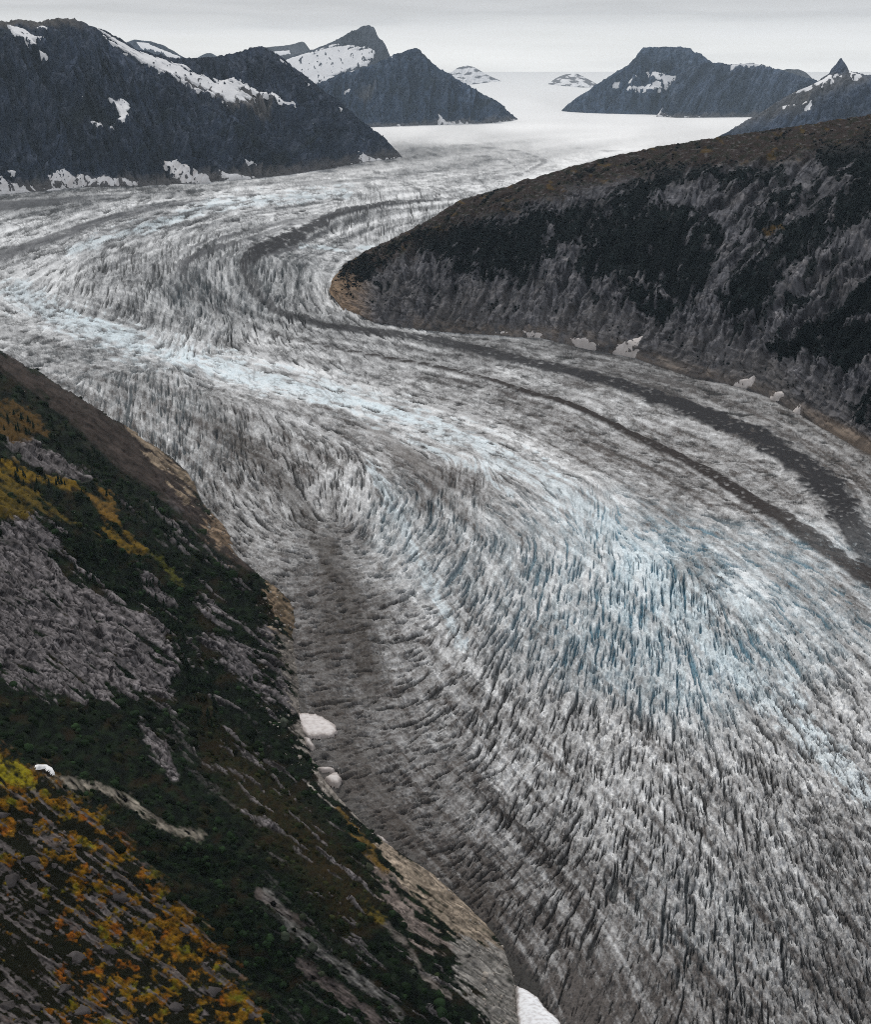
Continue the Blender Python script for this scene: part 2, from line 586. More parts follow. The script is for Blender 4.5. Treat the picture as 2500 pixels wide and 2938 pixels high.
G = Chart(-420, 3180, 206, 3400, 2.1, low=4)
fl = []
for L in FLOW:
    L = np.asarray(L, float)
    d = np.r_[0, np.cumsum(np.hypot(*np.diff(L, axis=0).T))]
    for s in np.arange(0, d[-1], 60):
        x0, y0 = np.interp(s, d, L[:, 0]), np.interp(s, d, L[:, 1])
        x1, y1 = np.interp(s + 40, d, L[:, 0]), np.interp(s + 40, d, L[:, 1])
        a = math.atan2(y1 - y0, x1 - x0 + 1e-6)
        fl.append((x0, y0, math.cos(2 * a), math.sin(2 * a)))
c2, s2 = G.idw(fl, 2.0, 400)
fa = .5 * np.arctan2(s2, c2)
FC, FS = np.cos(fa), np.sin(fa)
c2, s2 = G.idw([(x, y, math.cos(math.radians(2 * a)), math.sin(math.radians(2 * a))) for x, y, a in CREV], 2.0, 900)
near = sstep(700, 2300, G.Y)                     # 0 far .. 1 near: how large features appear from above
wob = fbm(G.X / 60, G.Y / 46, 4, .6)
ca = .5 * np.arctan2(s2, c2) + (.34 + .30 * near) * wob
CC, CS = np.cos(ca), np.sin(ca)
dirt, = G.idw(DIRT, 2.0, 500)
blue, = G.idw(BLUE, 1.8, 1500)
amp, = G.idw(AMP, 1.8, 1500)
shp = G.X.shape
l_f = lic(wnoise(shp, .6), CC, CS, 4, 1.0)       # fine
l_m = lic(wnoise(shp, 1.0), CC, CS, 8, 1.1)
l_c = lic(wnoise(shp, 2.0), CC, CS, 11, 1.7)
l_s = lic(wnoise(shp, .7), CC, CS, 7, 1.1)       # cracks
l_t = lic(wnoise(shp, 1.15), CC, CS, 15, 1.3)
l_d = lic(wnoise(shp, 1.2), CC, CS, 7, 1.4)      # dirt, unrelated to the relief
l_e = lic(wnoise(shp, 2.6), CC, CS, 9, 2.2)
l_b = lic(wnoise(shp, 2.8), FC, FS, 26, 5.0)     # long flow bands
l_b2 = lic(wnoise(shp, 1.1), FC, FS, 20, 3.2)
big = fbm(G.X / 60, G.Y / 42, 4)
fine = fbm(G.X / 11, G.Y / 9, 3)
grain = rng.standard_normal(shp).astype(F32)
calm = sstep(380, 600, G.Y)                      # the upper icefield is smooth snow
mid = lerp(l_m, .35 * l_m + .85 * l_c, near)
gap = sstep(-.25, .45, perlin(G.X / 34, G.Y / 26) + .5 * perlin(G.X / 90 + 7, G.Y / 70))   # where the ice is broken
L1 = lerp(l_m, l_c, .8 * near)
brk = np.clip(amp / 6, .25, 1.4) * np.clip(.25 + gap, 0, 1.2)
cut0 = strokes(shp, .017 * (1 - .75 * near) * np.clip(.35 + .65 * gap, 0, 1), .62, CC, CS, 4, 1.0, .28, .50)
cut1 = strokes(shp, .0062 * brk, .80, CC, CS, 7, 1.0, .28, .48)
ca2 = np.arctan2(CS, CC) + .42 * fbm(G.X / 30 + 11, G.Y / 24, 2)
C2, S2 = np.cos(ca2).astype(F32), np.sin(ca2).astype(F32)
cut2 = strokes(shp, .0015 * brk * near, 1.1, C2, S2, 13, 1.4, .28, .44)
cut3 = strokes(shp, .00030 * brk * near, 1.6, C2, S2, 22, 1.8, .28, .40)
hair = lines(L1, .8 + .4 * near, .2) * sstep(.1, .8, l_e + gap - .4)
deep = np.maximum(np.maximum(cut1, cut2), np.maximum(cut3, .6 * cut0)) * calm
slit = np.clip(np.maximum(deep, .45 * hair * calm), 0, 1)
wx = G.X + 5 * fbm(G.X / 16, G.Y / 14, 2)
wy_ = G.Y + 5 * fbm(G.X / 16 + 40, G.Y / 14, 2)
e0, v0, t0b = blocks(wx, wy_, 11., CC, CS, 1.5)
e1, v1, t1 = blocks(wx, wy_, 17., CC, CS, 1.7)
e2, v2, t2 = blocks(wx, wy_, 34., CC, CS, 1.7)
far_ = 1 - sstep(600, 1100, G.Y)
ve = lerp(lerp(v1, v0, far_), v2, .62 * near) - .5
te = lerp(lerp(t1, t0b, far_), t2, .62 * near)
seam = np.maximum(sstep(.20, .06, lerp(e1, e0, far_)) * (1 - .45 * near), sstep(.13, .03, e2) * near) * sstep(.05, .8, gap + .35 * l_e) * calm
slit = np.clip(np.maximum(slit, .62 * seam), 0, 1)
crest = 1 - 1.25 * np.abs(L1)                    # sharp crests and furrows
crest2 = 1 - 1.25 * np.abs(l_f)
h = .24 * crest + .12 * crest2 + .10 * l_f + .16 * np.tanh(l_e) + .55 * big + .26 * fine + 1.0 * ve + 1.3 * te - .45 * seam
H = amp * (.36 * h - .25 * hair * calm - .75 * deep) + .07 * amp * grain * (.4 + .6 * near)
slit2 = deep
# dirty bands, moraines
lowl = sstep(1350, 1000, G.X) * sstep(1350, 1550, G.Y)
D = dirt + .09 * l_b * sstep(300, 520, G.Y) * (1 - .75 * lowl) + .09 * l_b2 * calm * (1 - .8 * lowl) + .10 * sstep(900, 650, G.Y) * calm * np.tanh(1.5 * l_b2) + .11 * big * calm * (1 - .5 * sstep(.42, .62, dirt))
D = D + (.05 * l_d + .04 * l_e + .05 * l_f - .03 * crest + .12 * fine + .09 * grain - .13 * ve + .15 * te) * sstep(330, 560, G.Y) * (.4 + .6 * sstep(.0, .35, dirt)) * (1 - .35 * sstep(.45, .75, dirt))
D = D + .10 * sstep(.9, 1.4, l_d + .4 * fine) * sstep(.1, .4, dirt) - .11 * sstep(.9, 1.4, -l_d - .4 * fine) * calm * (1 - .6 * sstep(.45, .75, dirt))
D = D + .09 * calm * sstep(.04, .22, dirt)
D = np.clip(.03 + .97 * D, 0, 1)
ice = np.zeros(shp + (3,), F32) + np.array((.83, .84, .845), F32)
ice = mixc(ice, (.62, .78, .85), np.clip(blue * .50 + .2 * big + .08 * l_e - .08, 0, .8) * calm * sstep(.45, .9, blue))
ice = mixc(ice, (.93, .925, .915), 1 - calm)
gritty = np.zeros(shp + (3,), F32) + np.array((.105, .094, .088), F32)
gritty = mixc(gritty, (.086, .092, .098), sstep(1300, 800, G.Y) * .8)
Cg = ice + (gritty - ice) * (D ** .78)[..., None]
bl = sstep(.42, .95, blue)
Cg = mixc(Cg, (.13, .30, .40), np.clip((.5 * slit + .4 * deep), 0, .85) * bl)
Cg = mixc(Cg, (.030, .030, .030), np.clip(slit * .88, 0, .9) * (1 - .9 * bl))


def moraine(poly, wpx, col, strength, rag):
    """wpx: width in photo pixels at each vertex"""
    global Cg, H
    d, p = G.line(poly)
    wv = np.interp(p, np.arange(len(wpx)), wpx).astype(F32)
    e = d / wv + rag * (.10 * l_m + .14 * l_d + .12 * l_e + .30 * big)
    m = sstep(1.15, .65, e) * np.interp(p, np.arange(len(strength)), strength)
    m = m * np.clip(1 - .25 * np.maximum(l_f - .9, 0) * 2, .2, 1)
    Cg = mixc(Cg, col, np.clip(m, 0, 1))
    H = H * (1 - .5 * np.clip(m, 0, 1)) + 2.5 * m


M1 = [(1400, 568), (1250, 572), (1100, 585), (970, 610), (880, 660), (800, 700), (740, 722), (700, 760), (725, 830), (800, 895), (920, 933), (1150, 963), (1350, 1003), (1550, 1050), (1700, 1085), (1850, 1130), (2000, 1185), (2150, 1240), (2250, 1290), (2350, 1370), (2420, 1460), (2460, 1530), (2520, 1640), (2750, 1850)]
moraine(M1, [4, 5, 7, 12, 20, 25, 28, 22, 16, 13, 11, 11, 14, 16, 18, 20, 23, 27, 33, 44, 52, 46, 42, 40], (.035, .034, .036), [.5, .8, .9, .95, .95, 1, 1, .95, .8, .8, .9, .9, .95, .95, 1, 1, 1, 1, 1, 1, 1, .9, .8, .8], .75)
moraine([(980, 640), (900, 680), (840, 715), (760, 740), (735, 790)], [3, 5, 7, 5, 3], (.08, .08, .085), [.4, .7, .8, .7, .2], .6)
M2 = [(1050, 585), (850, 640), (700, 690), (600, 715), (530, 750), (505, 800)]
moraine(M2, [3, 5, 7, 10, 12, 8], (.08, .08, .085), [.4, .55, .7, .85, .8, .3], .7)
M3 = [(700, 925), (790, 960), (1000, 1010), (1160, 1035), (1300, 1062), (1400, 1090), (1500, 1125), (1620, 1160), (1750, 1212), (1850, 1258), (1950, 1305), (2030, 1350), (2100, 1392), (2180, 1450), (2250, 1492), (2350, 1562), (2430, 1620), (2540, 1690), (2800, 1830)]
moraine(M3, [2.5, 3, 3.5, 4.5, 5, 5, 6, 8, 8, 11, 13, 15, 19, 24, 27, 26, 26, 34, 34], (.042, .036, .034), [.7, .85, .95, .95, .95, .95, 1, 1, 1, 1, 1, 1, 1, 1, .95, .85, .9, .95, .9], .6)
moraine([(-400, 880), (-150, 790), (0, 735), (130, 690), (230, 655), (330, 622), (480, 588), (700, 560), (900, 548)], [22, 16, 15, 14, 13, 8, 5, 3, 2], (.09, .09, .095), [.8, .85, .8, .75, .85, .75, .6, .5, .3], .5)
moraine([(600, 1190), (700, 1270), (800, 1370), (860, 1450), (920, 1560), (1000, 1700), (1040, 1850), (1060, 1980)], [20, 22, 18, 20, 40, 45, 48, 40], (.055, .046, .038), [.4, .5, .5, .45, .5, .55, .6, .5], 2.0)
moraine([(960, 1480), (930, 1620), (950, 1800), (930, 1950), (1000, 2150), (1120, 2350), (1260, 2500), (1400, 2640)], [16, 24, 34, 40, 50, 56, 50, 40], (.060, .050, .042), [.3, .45, .55, .5, .55, .55, .55, .5], 2.2)
for pl, wd in (([(1300, 548), (1000, 558), (700, 578), (400, 632), (150, 708), (-100, 800)], 4), ([(1000, 600), (850, 628), (680, 668), (540, 712), (440, 770)], 5), ([(1500, 468), (1200, 498), (900, 518), (600, 533)], 2.5),
               ([(1190, 424), (1350, 418), (1500, 436), (1570, 462), (1500, 498), (1300, 530)], 4), ([(1200, 446), (1350, 444), (1450, 458), (1480, 476), (1380, 505)], 4), ([(600, 660), (350, 745), (230, 830)], 5), ([(820, 655), (640, 740), (600, 800)], 5), ([(1650, 425), (1800, 437), (1900, 452)], 3)):
    moraine(pl, [wd] * len(pl), (.13, .13, .135), [.3] + [.62] * (len(pl) - 2) + [.25], .8)
moraine([(1320, 2220), (1400, 2300), (1480, 2360), (1560, 2430), (1620, 2520)], [3, 6, 7, 7, 4], (.035, .03, .028), [.5, .9, .9, .9, .5], .8)
moraine([(1200, 2480), (1330, 2600), (1440, 2720), (1500, 2850), (1530, 3000)], [14, 18, 26, 60, 90], (.05, .048, .045), [.6, .75, .85, .95, 1], .9)
moraine([(850, 1900), (880, 2100), (950, 2260), (1080, 2390), (1200, 2480)], [8, 14, 22, 22, 14], (.09, .085, .08), [.4, .6, .75, .75, .6], .9)
moraine([(1050, 1200), (1180, 1320), (1280, 1400)], [14, 26, 12], (.20, .185, .175), [.4, .6, .3], 1.1)
moraine([(-100, 588), (30, 590), (200, 572), (420, 556)], [12, 13, 7, 3], (.09, .09, .095), [.7, .75, .5, .3], .9)
# clean bright ribbons
for pl, wd in (([(200, 900), (400, 990), (700, 1075), (900, 1120), (1150, 1190)], 16), ([(1080, 1165), (1300, 1225), (1480, 1300)], 11), ([(1180, 1260), (1400, 1370), (1470, 1420)], 9),
               ([(1560, 1330), (1700, 1440), (1780, 1520)], 9), ([(2060, 1660), (2140, 1740), (2200, 1800)], 14), ([(1060, 1330), (1200, 1600), (1330, 1850)], 14), ([(1000, 545), (600, 590), (200, 720)], 14),
               ([(860, 705), (1000, 712), (1180, 708)], 5), ([(2240, 1900), (2330, 2080), (2420, 2150)], 18), ([(40, 830), (150, 900), (400, 985), (750, 1080), (1050, 1160), (1350, 1262), (1560, 1375), (1760, 1530), (1900, 1690), (2080, 1880), (2330, 2130), (2520, 2300)], 34)):
    d, p = G.line(pl)
    m = sstep(1.3, .3, d / wd + .3 * l_m + .3 * l_d + .3 * l_b2 + .3 * big)
    Cg = mixc(Cg, (.74, .85, .90), .60 * m * (1 - slit) * np.clip(.75 + .5 * fine - .4 * ve, 0, 1))
gx_, gy_, gz_ = on_ice(G.X, G.Y)
# long swells: ice rises into the icefalls
swell = 12 * fbm(gx_ / 420, gy_ / 420, 3) * sstep(12000, 3000, gy_)
Pg = np.stack([gx_, gy_, gz_ + swell + np.minimum(H, 40)], -1).astype(F32)
SHORE_L = [(-700, 900), (-450, 948), (-150, 985), (0, 1020), (120, 1085), (230, 1150), (330, 1212), (400, 1258), (470, 1300), (530, 1342), (562, 1400), (575, 1440), (640, 1505), (664, 1545), (662, 1575), (700, 1615), (750, 1652), (800, 1690), (842, 1735), (850, 1775), (838, 1830), (846, 1880), (862, 1960), (858, 2030), (872, 2080), (880, 2140), (905, 2200), (960, 2275), (1020, 2340), (1080, 2398), (1160, 2455), (1235, 2500), (1290, 2550), (1335, 2592), (1395, 2650), (1440, 2702), (1462, 2760), (1480, 2830), (1490, 2890), (1500, 2938), (1530, 3050), (1580, 3230), (1640, 3500)]
hid = inside(G.LX, G.LY, [(x - 45, y + 30) for x, y in SHORE_L] + [(-900, 3500), (-900, 900)])
keep = G.up(hid.astype(F32)) < .99
kf = keep[:-1, :-1]
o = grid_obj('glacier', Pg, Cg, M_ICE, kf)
tag(o, 'broad crevassed glacier with dark moraine stripes winding down the valley', kind='structure')

# ------------------------------------------------------------------ left slope (steep valley side under the camera)
sx_, sy_, sz_ = on_ice([p[0] for p in SHORE_L], [p[1] for p in SHORE_L])
shore_w = np.stack([sx_, sy_], 1)
wxs = np.arange(-2600, 500, 10.)
wys = np.arange(-300, 4600, 10.)
WX, WY = np.meshgrid(wxs, wys)
dd, _ = seg_dist(WX, WY, shore_w)
ins = inside(WX, WY, np.vstack([shore_w, [(200, -900), (-5000, -900), (-5000, shore_w[0, 1])]]))
SD = np.where(ins, dd, -dd).astype(F32)
SDs = blur(SD, 6, 2)
SD = lerp(SD, SDs, sstep(5, 130, SD))


def slope_h(d):
    return np.where(d < 0, d * 1.2, .74 * d + 16 * (1 - np.exp(-np.maximum(d, 0) / 30)) + .00012 * np.maximum(d - 300, 0) ** 2)


def samp(A, x, y):
    fx = np.clip((x - wxs[0]) / 10., 0, len(wxs) - 1.001)
    fy = np.clip((y - wys[0]) / 10., 0, len(wys) - 1.001)
    ix = fx.astype(np.int32)
    iy = fy.astype(np.int32)
    tx = (fx - ix).astype(F32)
    ty = (fy - iy).astype(F32)
    return (A[iy, ix] * (1 - tx) + A[iy, ix + 1] * tx) * (1 - ty) + (A[iy + 1, ix] * (1 - tx) + A[iy + 1, ix + 1] * tx) * ty


ZW = (zbase(WY) + slope_h(SD)).astype(F32)
_, par = seg_dist(WX, WY, shore_w)
alen = np.interp(par, np.arange(len(shore_w)), np.r_[0, np.cumsum(np.hypot(*np.diff(shore_w, axis=0).T))])
alen = blur(alen.astype(F32), 4, 2)
ZW += (sstep(10, 150, SD) * 16 * fbm(WX / 170, WY / 170, 3)).astype(F32)
ZW += (sstep(0, 70, SD) * (10 * fbm(alen / 62, SD / 300, 3, .55) + 7 * fbm(alen / 85 + 9, SD / 420, 2, ridged=True))).astype(F32)
SL = Chart(-420, 1720, 905, 3230, 2.6, low=4)
rx, ry, rz = rays(SL.X, SL.Y)
kx, kz = rx / ry, rz / ry
t0 = np.full(SL.X.shape, 90., F32)
hit = np.full(SL.X.shape, np.nan, F32)
prev = t0.copy()
tt = t0.copy()
for i in range(150):
    tn = tt * 1.026
    f = CAMH + kz * tn - samp(ZW, kx * tn, tn)
    newhit = np.isnan(hit) & (f < 0)
    if newhit.any():
        f0 = CAMH + kz * tt - samp(ZW, kx * tt, tt)
        r = f0 / np.maximum(f0 - f, 1e-3)
        hit = np.where(newhit, tt + (tn - tt) * np.clip(r, 0, 1), hit)
    tt = tn
bad = np.isnan(hit)
hit = np.where(bad, 3000, hit)
for _ in range(2):
    f = CAMH + kz * hit - samp(ZW, kx * hit, hit)
Yh = hit
Xh = kx * hit
sd = samp(SD, Xh, Yh)
Zh = CAMH + kz * hit
Ps = np.stack([Xh, Yh, Zh], -1).astype(F32)
Psm = np.stack([blur(Ps[..., i], 3, 1) for i in range(3)], -1)
Ns = normals(Psm)
Ns = Ns * np.sign(Ns[..., 2:3] + 1e-6)
sh = SL.X.shape
a38 = math.radians(37) + .30 * fbm(SL.X / 130, SL.Y / 130, 2)
r_f = lic(wnoise(sh, .7), np.cos(a38), np.sin(a38), 6, 1.2)
r_m = lic(wnoise(sh, 1.3), np.cos(a38), np.sin(a38), 15, 1.7)
r_x = lic(wnoise(sh, .9), np.cos(a38 - 1.1), np.sin(a38 - 1.1), 5, 1.3)
r_k = np.maximum(lines(r_m, 1.1, .3) * sstep(-.8, .3, r_f), .8 * sstep(1.3, 2., lic(wnoise(sh, .9), np.cos(a38), np.sin(a38), 9, 1.4)))
n_b = fbm(SL.X / 48, SL.Y / 40, 4)
n_lo = fbm(SL.X / 150 + 3, SL.Y / 120, 3)
uu = (-.60 * SL.X + .80 * SL.Y) / 40 + .9 * n_lo + .22 * n_b + .10 * r_m
ledge = (uu - np.floor(uu)).astype(F32)
uu = (-.60 * SL.X + .80 * SL.Y) / 15 + 1.6 * n_lo + .35 * n_b + .12 * r_f
ledge2 = (uu - np.floor(uu)).astype(F32)
vv = (.80 * SL.X + .60 * SL.Y) / 38 + 1.2 * fbm(SL.X / 30 + 50, SL.Y / 30, 3) + .7 * np.floor((-.60 * SL.X + .80 * SL.Y) / 40 + .9 * n_lo + .22 * n_b + .10 * r_m)
ledge3 = (vv - np.floor(vv)).astype(F32)
c38, s38 = np.cos(a38).astype(F32), np.sin(a38).astype(F32)
wx3 = SL.X + 7 * fbm(SL.X / 24, SL.Y / 20, 2)
wy3 = SL.Y + 7 * fbm(SL.X / 24 + 30, SL.Y / 20, 2)
sb1, sv1, st1 = blocks(wx3, wy3, 36., c38, s38, 2.2)
sb2, sv2, st2 = blocks(wx3, wy3, 16., c38, s38, 1.9)
slab_seam = np.maximum(sstep(.10, .03, sb1), .8 * sstep(.13, .04, sb2)) * sstep(-.35, .25, n_b + .3 * r_f)
n_s = fbm(SL.X / 14, SL.Y / 12, 3)
wrp = 12 * n_b + 9 * n_s + 6 * r_m
wrp2 = 18 * n_b + 14 * n_s + 20 * r_m + 8 * r_f


def zone(poly, soft=6, wr=None):
    return sstep(-soft, soft, SL.sdf(poly) + (wrp if wr is None else wr))


ROCKS = [
    [(15, 1262), (95, 1262), (190, 1325), (250, 1378), (205, 1375), (95, 1345), (50, 1315)],
    [(45, 1475), (125, 1465), (175, 1550), (195, 1650), (300, 1715), (390, 1755), (440, 1800), (500, 1870), (512, 1935), (480, 2015), (420, 1995), (300, 1995), (150, 1990), (90, 1975), (0, 1920), (-80, 1800), (-60, 1540)],
    [(385, 1605), (425, 1640), (505, 1742), (475, 1745), (420, 1690)],
    [(570, 1720), (640, 1780), (720, 1900), (840, 2010), (855, 2060), (780, 2020), (680, 1940), (610, 1850)],
    [(400, 2065), (455, 2130), (505, 2220), (495, 2235), (430, 2150)],
    [(700, 2330), (760, 2345), (815, 2390), (750, 2370)],
    [(760, 1780), (800, 1900), (850, 1990), (850, 2040), (790, 1980)],
    [(440, 1355), (520, 1400), (560, 1470), (500, 1470)],
]
veg = np.array((.0042, .0064, .0048), F32)
Cs = np.zeros(sh + (3,), F32) + veg
tone = fbm(SL.X / 26, SL.Y / 22, 4)
Cs = mixc(Cs, (.012, .020, .010), np.clip(.3 + 1.4 * tone, 0, 1))
Cs = mixc(Cs, (.024, .016, .009), sstep(.05, .5, fbm(SL.X / 80 + 9, SL.Y / 60, 4)) * .6)
olive = zone([(560, 2040), (800, 2250), (1000, 2450), (1100, 2600), (1000, 2700), (850, 2500), (700, 2330), (600, 2150)], 60)
Cs = mixc(Cs, (.036, .024, .009), .6 * olive * np.clip(.6 + .8 * n_s, 0, 1))
rock = np.zeros(sh, F32)
for i, pl in enumerate(ROCKS):
    rock = np.maximum(rock, zone(pl, 8, wrp2 if i in (1, 3, 6) else wrp))
rock = np.maximum(rock, .85 * sstep(1.15, 1.6, r_m + .9 * n_b) * sstep(120, 20, np.abs(sd - 90)))
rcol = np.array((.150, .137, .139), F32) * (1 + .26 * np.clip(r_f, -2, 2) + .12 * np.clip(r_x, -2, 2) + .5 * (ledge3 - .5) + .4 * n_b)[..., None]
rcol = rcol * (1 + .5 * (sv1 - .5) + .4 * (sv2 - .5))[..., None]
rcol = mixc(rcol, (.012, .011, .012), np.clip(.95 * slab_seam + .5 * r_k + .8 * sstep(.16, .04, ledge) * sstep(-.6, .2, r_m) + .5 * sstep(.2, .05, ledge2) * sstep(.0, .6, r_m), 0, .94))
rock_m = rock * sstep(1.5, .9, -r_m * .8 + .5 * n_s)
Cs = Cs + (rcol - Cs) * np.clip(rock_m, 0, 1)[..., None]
brown = zone([(-420, 930), (0, 1010), (240, 1140), (530, 1330), (575, 1440), (660, 1540), (740, 1650), (700, 1640), (600, 1560), (520, 1470), (380, 1370), (250, 1260), (120, 1140), (0, 1060), (-420, 1000)], 14)
bc = np.array((.046, .036, .032), F32) * (1 + .3 * n_s + .22 * r_f)[..., None]
Cs = Cs + (bc - Cs) * (brown * .9)[..., None]
for pl, c in (([(360, 1222), (450, 1272), (545, 1355), (585, 1430), (540, 1440), (470, 1350), (400, 1270)], (.23, .18, .13)),
              ([(585, 1440), (650, 1500), (690, 1560), (680, 1600), (620, 1560), (590, 1500)], (.20, .145, .10)),
              ([(760, 1650), (850, 1725), (880, 1780), (860, 1840), (820, 1850), (790, 1790), (765, 1720)], (.21, .155, .105)),
              ([(800, 1830), (870, 1830), (880, 2000), (890, 2060), (860, 2060), (830, 1980)], (.20, .18, .16)),
              ([(850, 2060), (900, 2120), (960, 2230), (1090, 2370), (1240, 2480), (1200, 2500), (1040, 2370), (930, 2270), (870, 2160)], (.26, .235, .21)),
              ([(1080, 2400), (1160, 2440), (1250, 2480), (1360, 2580), (1470, 2690), (1500, 2760), (1420, 2740), (1330, 2700), (1240, 2640), (1160, 2540)], (.30, .245, .19)),
              ([(1300, 2690), (1420, 2720), (1520, 2750), (1560, 2960), (1600, 3230), (1450, 3230), (1400, 2938), (1310, 2800)], (.25, .235, .215)),
              ([(1060, 2450), (1130, 2560), (1220, 2640), (1280, 2740), (1200, 2700), (1120, 2600)], (.17, .14, .125))):
    m = zone(pl, 8, wrp2 * .75)
    cc = np.array(c, F32) * (1 + .26 * r_f + .25 * n_s + .12 * r_x)[..., None]
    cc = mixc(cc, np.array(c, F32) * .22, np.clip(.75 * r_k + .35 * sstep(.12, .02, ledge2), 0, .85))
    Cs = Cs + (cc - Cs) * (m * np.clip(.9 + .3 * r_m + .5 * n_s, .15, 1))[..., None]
# pale screes, stream beds, bare tracks
for pl, wd, c, st in (([(100, 2208), (180, 2238), (330, 2275), (400, 2320), (470, 2370), (570, 2400)], 13, (.27, .24, .20), .85), ([(770, 2560), (830, 2660), (900, 2715), (1000, 2790), (1080, 2850)], 15, (.22, .21, .20), .8),
                      ([(1080, 2850), (1150, 2920)], 12, (.22, .21, .20), .5), ([(860, 2760), (950, 2830), (1050, 2900), (1100, 2960)], 16, (.13, .105, .10), .85), ([(740, 2560), (800, 2610), (900, 2660)], 10, (.12, .10, .095), .7),
                      ([(845, 2330), (880, 2365)], 3, (.6, .6, .6), .9), ([(470, 2130), (500, 2220)], 6, (.16, .14, .15), .8), ([(560, 2230), (640, 2290), (700, 2330)], 5, (.14, .13, .12), .5),
                      ([(1100, 2650), (1160, 2700), (1210, 2790), (1290, 2860)], 9, (.24, .21, .19), .7), ([(230, 1330), (330, 1420), (420, 1500)], 3, (.15, .13, .14), .5)):
    d, p = SL.line(pl)
    m = sstep(1.4, .5, d / wd + .9 * n_b + .6 * n_s + .25 * r_m) * st * .75
    Cs = Cs + (np.array(c, F32) * (.75 + .35 * r_f + .3 * n_s)[..., None] - Cs) * np.clip(m, 0, 1)[..., None]
# autumn heath
goldz = zone([(-420, 2100), (0, 2165), (120, 2225), (280, 2330), (400, 2480), (520, 2600), (640, 2740), (760, 2938), (860, 3230), (-420, 3230)], 26, wrp * 1.6)
g_n = .16 * r_m + 1.9 * n_b + .9 * n_lo + .40 * n_s
gpatch = goldz * sstep(.05, .5, g_n + .22 - .75 * sstep(330, 30, SL.X) * sstep(2350, 2600, SL.Y))
hue = fbm(SL.X / 55 + 31, SL.Y / 55, 3)
gcol = np.zeros(sh + (3,), F32) + np.array((.165, .085, .009), F32)
gcol = mixc(gcol, (.19, .062, .009), sstep(.0, .5, hue + .3 * sstep(400, 100, SL.X) * sstep(2400, 2700, SL.Y)))
gcol = mixc(gcol, (.10, .095, .010), sstep(.05, .45, -hue))
Cs = mixc(Cs, (.009, .009, .005), goldz * .85)
gpatch = gpatch * np.clip(.72 + .6 * n_s + .5 * perlin(SL.X / 21, SL.Y / 17), .12, 1)
Cs = Cs + (gcol * (1 + .3 * n_s + .2 * r_f)[..., None] - Cs) * gpatch[..., None]
grock = goldz * sstep(.55, 1.0, .75 * r_m - .6 * n_b + .5 * sstep(420, 40, SL.X) * sstep(2250, 2500, SL.Y) + .3 * r_x) * .9
Cs = Cs + (np.array((.085, .075, .073), F32) * (1 + .4 * r_f)[..., None] - Cs) * grock[..., None]
gold2 = np.zeros(sh, F32)
for pl, c in (([(-50, 1310), (60, 1345), (200, 1385), (210, 1400), (80, 1375), (-50, 1350)], (.16, .10, .015)), ([(265, 1405), (320, 1420), (340, 1480), (300, 1490), (275, 1450)], (.15, .085, .02)),
              ([(285, 1505), (360, 1540), (405, 1580), (380, 1590), (310, 1555)], (.15, .095, .018)), ([(-50, 1370), (60, 1390), (170, 1470), (200, 1500), (100, 1470), (-50, 1500)], (.10, .07, .015)),
              ([(-50, 1130), (60, 1170), (130, 1240), (60, 1260), (-50, 1220)], (.075, .045, .015)), ([(-40, 2160), (70, 2200), (110, 2260), (0, 2240)], (.2, .17, .012)), ([(430, 1560), (470, 1600), (520, 1680), (480, 1650)], (.07, .07, .015)),
              ([(960, 2300), (1060, 2420), (1100, 2500), (1040, 2440)], (.12, .075, .02)), ([(1040, 2580), (1110, 2640), (1090, 2660)], (.12, .09, .02))):
    m = zone(pl, 10, wrp * 1.2) * np.clip(.65 + .8 * n_s + .25 * r_m, 0, 1)
    Cs = mixc(Cs, c, m)
    gold2 = np.maximum(gold2, m)
dry = np.clip(brown + rock + zone([(1080, 2400), (1250, 2480), (1500, 2700), (1600, 3230), (1400, 3230), (1300, 2800), (1150, 2600)], 10), 0, 1)
hs = 1.2 * n_b + (.15 * r_m - .8 * r_k + 1.0 * ledge + 3.6 * st1 + .5 * st2 + 1.5 * sv1 + .2 * sv2 - 1.2 * slab_seam) * (.3 + .7 * rock) + (1 - dry) * 1.3 * n_s 
hs = hs * np.clip(hit / 900, .35, 2.2)
Ps2 = Ps + Ns * (hs * sstep(-5, 25, sd))[..., None]
kp = (~bad) & (sd > -18)
jump = (np.abs(np.diff(hit, axis=1, append=hit[:, -1:])) > .12 * hit) | (np.abs(np.diff(hit, axis=0, append=hit[-1:])) > .12 * hit)
kp &= ~jump
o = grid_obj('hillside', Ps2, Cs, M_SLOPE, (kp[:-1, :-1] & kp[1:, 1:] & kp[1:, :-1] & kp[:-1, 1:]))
tag(o, 'steep near hillside of dark shrubs, grey slabs and golden autumn heath', kind='structure')


def slope_at(x, y):
    i = int(np.clip(round((y - SL.ys[0]) / SL.step), 1, SL.ny - 2))
    j = int(np.clip(round((x - SL.xs[0]) / SL.step), 1, SL.nx - 2))
    return Ps2[i, j], Ns[i, j], i, j


